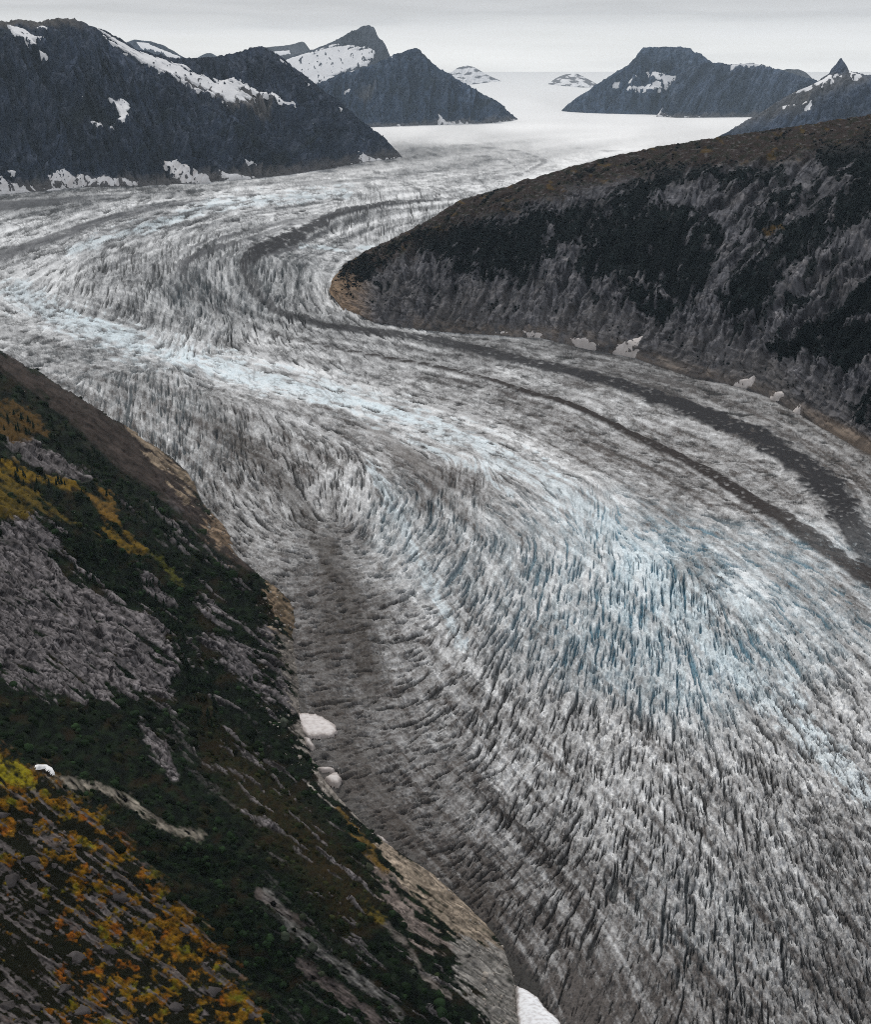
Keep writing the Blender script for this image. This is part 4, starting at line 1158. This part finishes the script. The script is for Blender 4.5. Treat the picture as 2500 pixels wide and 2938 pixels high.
# ------------------------------------------------------------------ snow lying on the mountains
A1.snow(SN_TOP, 'bright snow patch below the top of the far left mountain', wr=4)
A1.snow([(-420, 592), (-200, 566), (0, 538), (100, 541), (250, 531), (390, 528), (398, 537), (250, 548), (110, 556), (0, 566), (-420, 622)], 'flat strip of old snow along the ice edge under the left mountain', wr=3, thick=8, name='snow_strip', cat='snow strip', dirty=.3)
A1.snow([(104, 82), (125, 79), (139, 91), (120, 93)], 'tiny snow patch just under the crest of the far left mountain', wr=2)
A1.snow([(102, 145), (130, 148), (138, 158), (112, 160)], 'small flat snow patch below the large one on the far left mountain', wr=2)
A1.snow(SN_WEDGE, 'white snow patch shaped like a wedge halfway up the dark left mountain', wr=3)
A1.snow(SN_STAR, 'small star shaped snow patch halfway up the dark left mountain', wr=2)
A1.snow([(311, 357), (320, 354), (325, 360), (313, 362)], 'speck of snow between two larger patches on the left mountain', wr=1, soft=3)
A1.snow(SN_APRON,
        'long dirty snow apron along the foot of the left mountain', wr=5, soft=4, thick=6, name='snow_apron', cat='snow apron', dirty=.4)
A1.snow(SN_FAN, 'fan of dirty snow in the gully at the foot of the left mountain', wr=4, name='snow_fan', cat='snow fan', thick=6, dirty=.5)
A1.snow([(618, 486), (660, 500), (720, 506), (760, 512), (650, 516), (635, 505)], 'thin broken snow strip at the mountain foot right of the fan', wr=5, dirty=.2)
A1.snow([(20, 485), (35, 490), (58, 500), (50, 503), (28, 497)], 'small snow streak low on the far left mountain', wr=1.5)
A1.snow([(700, 458), (730, 466), (745, 478), (725, 476)], 'thin slanting snow streak on grey scree near the mountain foot', wr=2)
q = B1.px * .85 + B1.py * .5
strk = -14 * sstep(-.05, .35, fbm(q / 60, (-.5 * B1.px + .85 * B1.py) / 7.5, 4) + .25 * sstep(430, 640, B1.px) * sstep(-8, 40, B1.py - (.42 * B1.px - 12)))
B1.snow(SN_GULLY,
        'long streaky snowfield running down the gully behind the left mountain', wr=5, streak=strk, name='snowfield', cat='snowfield')
B1.snow(SN_RIBBON, 'crooked white snow ribbon below the summit of the second ridge', wr=2, thick=5)
for pl, lb in (([(797, 166), (808, 170), (828, 188), (820, 187)], 'upper thin snow streak on the right flank of the second ridge'), ([(848, 203), (862, 216), (856, 215)], 'second thin snow streak down the flank of the second ridge'),
               ([(874, 230), (892, 243), (884, 241)], 'third short snow streak down the flank of the second ridge'), ([(880, 333), (900, 342), (916, 353), (905, 351), (885, 340)], 'isolated slanting snow streak low on the second ridge'),
               ([(958, 300), (985, 313), (980, 315), (960, 306)], 'snow streak near the lower right end of the second ridge'), ([(1030, 328), (1045, 338), (1040, 339)], 'lowest tiny snow streak on the second ridge')):
    B1.snow(pl, lb, wr=1.2, soft=3.2)
B1.snow(SN_RAMP, 'dirty snow ramp at the right foot of the second ridge', wr=3, name='snow_ramp', cat='snow ramp', thick=6, dirty=.35)
C1.snow([(388, 114), (425, 117), (430, 126), (460, 140), (520, 160), (515, 172), (450, 150), (400, 135)], 'snow draped over the low shoulder behind the left ridge', wr=3, thick=8)
F1.snow([(800, 178), (840, 165), (900, 146), (960, 126), (1010, 130), (1078, 141), (1068, 165), (1052, 185), (1010, 204), (960, 226), (900, 250), (870, 228), (850, 200)], 'broad snowfield with dark rock streaks under the pointed peak', wr=4, thick=10, name='snowfield', cat='snowfield',
        streak=-11 * sstep(.18, .4, fbm((F1.px + 2 * F1.py) / 60, (F1.py + .25 * F1.px) / 9, 4) + .22 * sstep(175, 240, F1.py)))
H1.snow([(782, 146), (830, 142), (834, 156), (806, 162)], 'snow patch on the flat hump left of the pointed peak', wr=2, thick=10)
E1.snow([(1105, 160), (1125, 158), (1128, 164), (1108, 166)], 'small snow patch on the shoulder of the middle mountain', wr=1.5, thick=8)
E1.snow([(990, 258), (1008, 255), (1006, 261), (991, 263)], 'tiny snow patch on the left face of the middle mountain', wr=1, thick=8)
E1.snow([(1258, 330), (1272, 342), (1300, 350), (1350, 352), (1400, 354), (1486, 343), (1486, 352), (1380, 362), (1240, 364), (1262, 350)], 'pale snow apron along the right foot of the middle mountain', wr=3, thick=10, dirty=.25, name='snow_apron', cat='snow apron')
E1.snow([(1120, 358), (1180, 355), (1195, 366), (1110, 368)], 'broken snow bank along the left foot of the middle mountain', wr=4, thick=8, dirty=.2)
K1.snow(SN_HOLLOW, 'large white snow patch in the hollow of the flat-topped mountain', wr=4, thick=10)
K1.snow([(1746, 248), (1775, 230), (1788, 224), (1772, 241), (1752, 249)], 'thin slanting snow patch left of the large one on the flat-topped mountain', wr=2, thick=10)
K1.snow([(1800, 231), (1826, 222), (1820, 233), (1804, 236)], 'small snow patch just left of the large one on the flat-topped mountain', wr=2, thick=10)
L1.snow([(1900, 331), (1905, 312), (1890, 325), (1870, 335), (1900, 340), (2050, 345), (2180, 332), (2180, 340), (2050, 336), (2000, 333), (1950, 336)], 'narrow snow line along the foot of the rounded mountain', wr=3, thick=8, dirty=.3)
L1.snow([(2095, 186), (2130, 180), (2165, 178), (2200, 190), (2170, 187), (2130, 188), (2100, 196)], 'thin snow cap on the crest of the rounded mountain', wr=2, thick=9)
Q1.snow([(2160, 272), (2222, 256), (2282, 250), (2335, 236), (2400, 212), (2424, 216), (2410, 228), (2360, 246), (2300, 263), (2235, 276), (2200, 282)], 'streaky snow patch on the ridge left of the rock horn', wr=5, thick=6, streak=-7 * sstep(.05, .35, fbm((Q1.px - Q1.py) / 50, (Q1.py + .4 * Q1.px) / 9, 4)))
Q1.snow([(2304, 302), (2326, 290), (2334, 300), (2325, 318)], 'small snow patch on the brown shoulder below the horn', wr=3, thick=6)
Q1.snow([(2230, 312), (2265, 303), (2290, 300), (2250, 314)], 'thin snow streaks low on the brown shoulder below the horn', wr=3, thick=6)
Q1.snow([(2436, 207), (2470, 210), (2480, 222), (2445, 226)], 'snow patch right of the rock horn', wr=3, thick=6)
HILL_SN = [([(1757, 1003), (1790, 985), (1847, 964), (1838, 990), (1824, 1020), (1790, 1014)], 'largest white snow wedge at the foot of the right hill'), ([(2104, 1098), (2140, 1085), (2166, 1078), (2162, 1108), (2120, 1106)], 'snow wedge beside a tall rock rib at the foot of the right hill'),
           ([(2203, 1134), (2235, 1123), (2256, 1124), (2256, 1140), (2225, 1142)], 'flat snow patch right of the tall rock rib'), ([(2270, 1168), (2305, 1160), (2300, 1178), (2282, 1178)], 'small snow patch just above the tan boulders'),
           ([(1632, 968), (1690, 972), (1722, 988), (1700, 998), (1650, 986)], 'low snow bank along the cliff foot left of the largest wedge'), ([(1500, 948), (1540, 952), (1560, 966), (1510, 964)], 'pale snow bank where the cliffs meet the ice'),
           ([(1418, 948), (1455, 952), (1470, 962), (1425, 960)], 'leftmost small snow bank under the cliffs of the right hill')]
for pl, lb in HILL_SN:
    HILL.snow(pl, lb, wr=4.0, soft=3.5, thick=2.5, col=(.66, .62, .60), dirty=.35, group='snow banks along the right shore')


def ice_snow(poly, label, hgt=1.3, col=(.72, .68, .665), wr=5):
    """snow bank lying over the ice edge"""
    P = np.asarray(poly, float)
    xs = np.arange(P[:, 0].min() - 14, P[:, 0].max() + 14, 2.)
    ys = np.arange(P[:, 1].min() - 14, P[:, 1].max() + 14, 2.)
    X, Y = np.meshgrid(xs, ys)
    s = sdf(X, Y, poly) + wr * (fbm(X / 18, Y / 14, 3) + .5 * fbm(X / 6, Y / 5, 3))
    m = np.clip(.5 + s / 10, 0, 1)
    x, y, z = on_ice(X, Y)
    h = hgt * (np.sqrt(np.clip(s / 26, 0, 1)) + .7) + .5 * fbm(x / 9, y / 9, 3)
    z = z + np.where(m > .5, h, -4 + (h + 4) * m * 2) + 2.5
    q = m > .05
    kq = q[:-1, :-1] & q[1:, :-1] & q[1:, 1:] & q[:-1, 1:]
    C = np.zeros(X.shape + (3,), F32) + np.array(col, F32)
    C = mixc(C, (.30, .26, .24), .75 * sstep(9, 1, s + 5 * fbm(X / 9 + 5, Y / 7, 3)))
    C = mixc(C, (.36, .31, .29), np.clip(.1 + .9 * fbm(X / 14, Y / 6, 4), 0, .5))
    o = grid_obj('snow_bank', np.stack([x, y, z], -1), C, M_SNOW, kq)
    tag(o, label, 'snow bank', 'snow banks along the left shore')


ice_snow([(838, 2058), (870, 2051), (905, 2056), (940, 2072), (964, 2090), (966, 2104), (952, 2117), (884, 2117), (868, 2098), (860, 2075)], 'large pinkish white snow bank at the ice edge below the left hillside')
ice_snow([(872, 2122), (888, 2128), (902, 2148), (897, 2156), (880, 2140)], 'narrow snow bank just below the large one on the left shore', 3, wr=2)
ice_snow([(912, 2210), (935, 2208), (958, 2212), (955, 2219), (925, 2218)], 'thin flat snow strip above a rounded bank on the left shore', 2, wr=1.5)
ice_snow([(935, 2240), (950, 2230), (968, 2226), (979, 2242), (972, 2258), (950, 2256)], 'rounded greyish snow bank on the left shore', 3, (.66, .62, .60), wr=2)
ice_snow([(1082, 2402), (1098, 2410), (1112, 2424), (1100, 2424)], 'small snow bank beside the pale rock slab', 2, wr=1.5)
ice_snow([(1483, 2842), (1512, 2856), (1545, 2878), (1562, 2905), (1600, 2938), (1640, 3010), (1500, 3010), (1484, 2930)], 'bright white snow bank at the bottom edge beside the grey scree', 4, (.85, .86, .88), wr=3)
P0, n0, i0, j0 = slope_at(120, 2216)


def slope_snow(poly, label, wr=2.):
    s = sdf(SL.X, SL.Y, poly)
    r, c = np.where(s > -12)
    r0, r1, c0, c1 = r.min(), r.max() + 1, c.min(), c.max() + 1
    ss = s[r0:r1, c0:c1] + wr * n_s[r0:r1, c0:c1]
    m = np.clip(.5 + ss / 6, 0, 1)
    Pn = Ps[r0:r1, c0:c1] + Ns[r0:r1, c0:c1] * (3.0 * m + .8)[..., None]
    q = m > .25
    o = grid_obj('snow_patch', Pn, np.zeros(Pn.shape, F32) + F32(.84), M_SNOW, q[:-1, :-1] & q[1:, :-1] & q[1:, 1:] & q[:-1, 1:])
    tag(o, label, 'snow patch')


slope_snow([(94, 2204), (125, 2204), (142, 2214), (152, 2230), (140, 2228), (120, 2216), (98, 2214)], 'small brilliant white snow patch above the golden heath')

# ------------------------------------------------------------------ boulders
def ico(sub):
    import bmesh
    bm = bmesh.new()
    bmesh.ops.create_icosphere(bm, subdivisions=sub, radius=1)
    v = np.array([x.co[:] for x in bm.verts], F32)
    f = np.array([[x.index for x in fc.verts] for fc in bm.faces], np.int32)
    bm.free()
    return v, f


IV3, IF3 = ico(3)
IV1, IF1 = ico(1)
IV2, IF2 = ico(2)


def boulder(px, py, wpx, ratio, ang, label, col, place='slope', group=None, sub=None):
    if place == 'slope':
        p, n, i, j = slope_at(px, py)
    else:
        x, y, z = on_ice(px, py)
        p, n = np.array((x, y, z + 3)), np.array((0, 0, 1.))
    dist = float(np.linalg.norm(np.asarray(p) - np.array((0, 0, CAMH))))
    r = .5 * wpx * dist / FPX
    v = IV3.copy()
    s = rng.uniform(0, 50)
    d = 1 + .38 * fbm(v[:, 0] * 1.1 + s, v[:, 1] * 1.1 + v[:, 2] * .9, 3) + .16 * fbm(v[:, 0] * 3 + s, v[:, 2] * 3 - v[:, 1] * 2, 3)
    v = v * d[:, None]
    for k in range(9):                              # cleaved faces
        nn = rng.standard_normal(3)
        nn /= np.linalg.norm(nn)
        h = v @ nn
        v = v - np.maximum(h - .55, 0)[:, None] * 1.0 * nn.astype(F32)
    v = v * np.array((r, r * ratio, r * max(ratio, .55)), F32)
    a = -math.radians(ang)
    ca_, sa_ = math.cos(a), math.sin(a)
    # long axis lies in the picture's slope direction: right/away axes of the hill
    X = v[:, 0] * ca_ - v[:, 1] * sa_
    Z = v[:, 0] * sa_ + v[:, 1] * ca_
    v = np.stack([X, v[:, 2] - .35 * Z * 1.0, Z * .8 + .0 * X], 1)
    c = np.array(col, F32) * (1 + .35 * fbm(v[:, 0] / r * 2.2 + s, v[:, 2] / r * 2.2, 4))[:, None]
    o = mesh_obj('boulder', v, IF3, c, M_ROCK, smooth=False)
    o.location = tuple(float(q) for q in (np.asarray(p) + np.asarray(n) * r * -.22))
    tag(o, label, 'boulder', group)
    return o


GREY = (.066, .059, .058)
BLD = [(83, 2352, 44, .75, 25, 'rounded grey boulder at the upper left among golden shrubs'), (218, 2426, 36, .6, -10, 'pale grey boulder near the top middle of the golden heath'), (4, 2335, 90, .5, 42, 'long grey slab at the left frame edge beside yellow shrubs'),
       (26, 2530, 66, .9, 10, 'bulky dark boulder at the left edge beside orange shrubs'), (108, 2540, 120, .36, 42, 'long sloping grey rock slab right of an orange patch'), (78, 2462, 74, .5, 35, 'grey boulder pile near the left edge above the orange patch'),
       (108, 2602, 74, .62, 40, 'dark cleft boulder below the orange patch'), (192, 2628, 120, .42, 46, 'largest long grey boulder in the lower left'), (333, 2572, 76, .5, 32, 'oval grey boulder amid bright golden shrubs'), (258, 2655, 52, .5, 30, 'pale block right of the largest long boulder'),
       (318, 2725, 74, .7, 30, 'stacked brown grey boulder left of a single orange bush'), (470, 2598, 62, .42, 42, 'dark slanting boulder at the right edge of the golden heath'), (523, 2668, 44, .5, 38, 'small pale boulder at the right end of the golden heath'),
       (238, 2896, 60, .8, 5, 'angular grey boulder at the bottom edge'), (183, 2832, 62, .85, 70, 'upright dark boulder near the bottom left'), (28, 2878, 56, .8, 60, 'grey boulder in the bottom left corner'), (96, 2884, 54, .7, 30, 'grey boulder beside the corner boulder at the bottom left'),
       (238, 2748, 110, .32, 48, 'narrow grey rib left of the stacked boulder'), (612, 2838, 84, .36, 46, 'narrow grey rock rib right of the lower golden shrubs'), (500, 2880, 90, .4, 46, 'long brown rock rib at the bottom among yellow shrubs'),
       (120, 2936, 90, .4, -10, 'flat pale slab cut by the bottom edge'), (397, 2556, 34, .7, 40, 'dark boulder tucked against the brightest yellow shrub'), (135, 2672, 50, .5, 35, 'low grey boulder under the largest long boulder'), (155, 2482, 32, .7, 20, 'small dark boulder in the middle of the heath')]
for b in BLD:
    boulder(*b[:5], b[5], tuple(np.array(GREY) * random.uniform(.8, 1.25)), 'slope', 'boulders on the golden heath')
TAN = (.42, .25, .125)
for b in [(2309, 1191, 32, .75, 10, 'leftmost tan boulder of the cluster at the right ice edge', TAN), (2324, 1203, 20, .9, 40, 'small tan boulder in the middle of the cluster at the right ice edge', TAN), (2353, 1209, 30, .75, -25, 'bright orange boulder at the right end of the cluster', (.44, .24, .11)),
          (2340, 1184, 22, .8, 20, 'pale boulder at the back of the cluster at the right ice edge', (.30, .25, .21)), (2428, 1224, 34, .8, -60, 'tall pale boulder standing above the right ice edge', (.30, .23, .18)), (2442, 1246, 30, .6, -75, 'tall orange boulder in front of the pale one near the right frame edge', (.40, .21, .115)),
          (2486, 1266, 46, .65, -60, 'large brown boulder at the right frame edge', (.28, .20, .15)), (2122, 1086, 30, .85, 60, 'round pinkish boulder left of a snow wedge under the right hill', (.24, .18, .155)), (2320, 1126, 20, .8, 0, 'round brown boulder above the small snow patch', (.2, .155, .13))]:
    o = boulder(b[0], b[1], b[2], b[3], b[4], b[5], b[6], 'ice', 'boulders along the right shore')

# ------------------------------------------------------------------ shrub cover, rubble, forest scrub: countless, one object each
def blobs(name, pts, size, cols, label, mat=M_LEAF, jit=.42, zs=.8, fineness=1):
    n = len(pts)
    bv, bf = (IV1, IF1) if fineness == 1 else (IV2, IF2)
    k = len(bv)
    base = bv[None] * (1 + jit * rng.uniform(-1, 1, (n, k, 1))).astype(F32)
    a = rng.uniform(0, 6.28, n)
    c, s = np.cos(a)[:, None], np.sin(a)[:, None]
    sc = (np.asarray(size)[:, None] * rng.uniform(.75, 1.25, (n, 1)))
    x = (base[..., 0] * c - base[..., 1] * s) * sc
    y = (base[..., 0] * s + base[..., 1] * c) * sc
    z = base[..., 2] * sc * zs
    V = np.stack([x, y, z], -1) + np.asarray(pts)[:, None]
    C = np.asarray(cols)[:, None] * rng.uniform(.7, 1.35, (n, k, 1))
    Fc = (bf[None] + (np.arange(n) * k)[:, None, None]).reshape(-1, 3)
    o = mesh_obj(name, V.reshape(-1, 3), Fc, np.clip(C.reshape(-1, 3), .003, .9), mat, smooth=False)
    return tag(o, label, kind='stuff')


vis = kp & (SL.X > -250) & (SL.X < 1650) & (SL.Y < 3150)
vd = (Cs.max(-1) < .045) * np.clip((1 - dry) * (1 - goldz) * (1 - gold2), 0, 1) * (Cs[..., 1] > Cs[..., 0] * .9) * np.clip(.35 + 1.4 * tone, .1, 1.3)
pr = np.where(vis, vd, 0) * (hit / 900) ** 0
ii = np.where(rng.random(sh) < .040 * pr)
pts = Ps2[ii]
dist = np.linalg.norm(pts - np.array((0, 0, CAMH), F32), axis=1)
size = np.clip(rng.lognormal(.55, .45, len(pts)), .7, 4.5) * np.clip(dist / 900, .6, 1.7)
cols = Cs[ii] * np.array((1., 1.15, .95), F32) * np.clip(rng.lognormal(.05, .45, (len(pts), 1)), .4, 1.8)
blobs('shrub_cover', pts, size, cols, 'dense dark green shrubs covering the near hillside', fineness=2, jit=.34)
pr = np.where(vis, np.clip(gpatch + gold2, 0, 1), 0)
ii = np.where(rng.random(sh) < .030 * pr)
pts = Ps2[ii]
dist = np.linalg.norm(pts - np.array((0, 0, CAMH), F32), axis=1)
size = np.clip(rng.lognormal(-.45, .4, len(pts)), .3, 1.4) * np.clip(dist / 700, .6, 1.6)
blobs('heath_shrubs', pts, size, Cs[ii] * rng.uniform(.8, 1.15, (len(pts), 1)), 'low yellow and orange autumn shrubs spread between the boulders', zs=.55)
edge = kp & (sd > -4) & (sd < 46)
ii = np.where(rng.random(sh) < .05 * np.where(edge, np.clip(1.2 - sd / 40, 0, 1), 0))
pts = Ps2[ii]
blobs('shore_rubble', pts, rng.lognormal(-.25, .6, len(pts)) * np.clip(np.linalg.norm(pts, axis=1) / 1000, .6, 1.5), np.array((.24, .215, .19), F32) * rng.uniform(.5, 1.5, (len(pts), 1)), 'loose grey rubble along the edge of the ice below the hillside', M_ROCK)
hm_ = np.where((hx > 930) & (hx < 2560), hill_veg, 0)
ii = np.where(rng.random(hx.shape) < .10 * hm_)
pts = R.P[ii]
blobs('hill_scrub', pts, rng.lognormal(.75, .35, len(pts)) * np.clip(pts[:, 1] / 2400, .8, 1.5), np.array((.0036, .0062, .0068), F32) * rng.uniform(.6, 1.8, (len(pts), 1)), 'black green scrub filling the gullies of the right hill')

# ------------------------------------------------------------------ conifers on the near hillside
def conifer_mesh(seed):
    r = np.random.default_rng(seed)
    V, Fc = [], []
    tiers = 7
    for t in range(tiers):
        z0 = .10 + .84 * t / tiers
        z1 = z0 + .25
        R0 = .21 * (1 - t / (tiers + .4)) * r.uniform(.85, 1.15)
        k = 12
        o = len(V)
        for j in range(k):
            a = 2 * math.pi * (j + .3 * t) / k
            rr = R0 * (1.12 if j % 2 else .5) * r.uniform(.75, 1.2)
            V.append((rr * math.cos(a), rr * math.sin(a), z0 - (.03 if j % 2 else -.02)))
        V.append((r.uniform(-.01, .01), r.uniform(-.01, .01), min(z1, 1.0)))
        for j in range(k):
            Fc.append((o + j, o + (j + 1) % k, o + k))
    V, Fc = np.array(V, F32), np.array(Fc, np.int32)
    C = np.array((.013, .021, .014), F32) * r.uniform(.6, 1.6, (len(V), 1))
    tv, tf = [], []
    for j in range(6):
        a = 2 * math.pi * j / 6
        tv += [(.022 * math.cos(a), .022 * math.sin(a), -.06), (.012 * math.cos(a), .012 * math.sin(a), .5)]
    for j in range(6):
        k2 = (j + 1) % 6
        tf.append((2 * j, 2 * k2, 2 * k2 + 1, 2 * j + 1))
    return V, Fc, C, np.array(tv, F32), np.array(tf, np.int32)


protos = []
for s in range(5):
    V, Fc, Cc, tv, tf = conifer_mesh(s + 40)
    crown = mesh_obj('crown', V, Fc, Cc, M_LEAF, smooth=False)
    trunk = mesh_obj('trunk', tv, tf, np.zeros((len(tv), 3), F32) + np.array((.05, .04, .033), F32), M_LEAF)
    protos.append((crown.data, trunk.data))
    for o in (crown, trunk):
        bpy.data.objects.remove(o)
CLUSTERS = [
    ([(250, 1320), (330, 1370), (470, 1460), (560, 1540), (560, 1600), (440, 1550), (330, 1470), (240, 1380)], 62, 'dark conifer in the belt right of the small grey slab', 'conifers right of the small grey slab'),
    ([(0, 1180), (120, 1190), (260, 1270), (340, 1340), (260, 1330), (120, 1250), (0, 1240)], 44, 'dark conifer on the slope above the small grey slab', 'conifers above the small grey slab'),
    ([(380, 1590), (420, 1620), (470, 1700), (520, 1800), (545, 1900), (520, 1890), (470, 1790), (420, 1690)], 40, 'dark conifer in the file along the right edge of the large grey rock face', 'conifers beside the large grey rock face'),
    ([(190, 1580), (260, 1560), (380, 1600), (420, 1700), (400, 1745), (310, 1705), (220, 1650)], 40, 'dark conifer on the shelf above the large grey rock face', 'conifers above the large grey rock face'),
    ([(40, 1350), (140, 1375), (250, 1400), (270, 1440), (150, 1430), (50, 1400)], 30, 'dark conifer between the golden strip and the large rock face', 'conifers below the golden strip'),
    ([(520, 1870), (600, 1900), (660, 2010), (640, 2100), (560, 2080), (520, 1980)], 34, 'dark conifer in the shaded gully right of the large rock face', 'conifers in the shaded gully')]
nt_ = 0
for poly, cnt, lb, grp in CLUSTERS:
    A = np.asarray(poly, float)
    k = 0
    while k < cnt:
        x = random.uniform(A[:, 0].min(), A[:, 0].max())
        y = random.uniform(A[:, 1].min(), A[:, 1].max())
        if not inside(np.array([x]), np.array([y]), poly)[0]:
            continue
        k += 1
        p, n, i, j = slope_at(x, y)
        e = bpy.data.objects.new('conifer', None)
        e.empty_display_size = .5
        COL.objects.link(e)
        hgt = random.uniform(6.5, 13)
        e.location = tuple(float(q) for q in p)
        e.rotation_euler = (0, 0, random.uniform(0, 6.28))
        wd = random.uniform(.85, 1.35)
        e.scale = (hgt * wd, hgt * wd, hgt)
        tag(e, lb, 'conifer', grp)
        cd, td = random.choice(protos)
        for nm, d in (('crown', cd), ('trunk', td)):
            ob = bpy.data.objects.new(nm, d)
            COL.objects.link(ob)
            ob.parent = e

# ------------------------------------------------------------------ bedrock sheet under everything, out to the horizon
gx = np.linspace(-23900, 23900, 60)
gy = np.linspace(-7900, 29900, 60)
GX, GY = np.meshgrid(gx, gy)
o = grid_obj('ground', np.stack([GX, GY, zbase(np.maximum(GY, -20000)) - 330], -1), np.zeros(GX.shape + (3,), F32) + np.array((.10, .10, .105), F32), M_FAR)
tag(o, 'dark bedrock below the ice and mountains', kind='structure')

# ------------------------------------------------------------------ haze
HAZE = .9e-5
if HAZE:
    v = np.array([(x, y, z) for x in (-24000, 24000) for y in (-8000, 30000) for z in (-900, 2150)], F32)
    f = np.array([(0, 1, 3, 2), (4, 6, 7, 5), (0, 4, 5, 1), (2, 3, 7, 6), (0, 2, 6, 4), (1, 5, 7, 3)], np.int32)
    m = bpy.data.materials.new('haze')
    m.use_nodes = True
    t = m.node_tree
    t.nodes.clear()
    vo = t.nodes.new('ShaderNodeVolumePrincipled')
    vo.inputs['Color'].default_value = (.70, .86, 1, 1)
    vo.inputs['Density'].default_value = HAZE
    vo.inputs['Anisotropy'].default_value = .0
    ou = t.nodes.new('ShaderNodeOutputMaterial')
    t.links.new(vo.outputs[0], ou.inputs['Volume'])
    o = mesh_obj('haze', v, f, None, m, smooth=False)
    tag(o, 'thin pale haze filling the valley', kind='stuff')
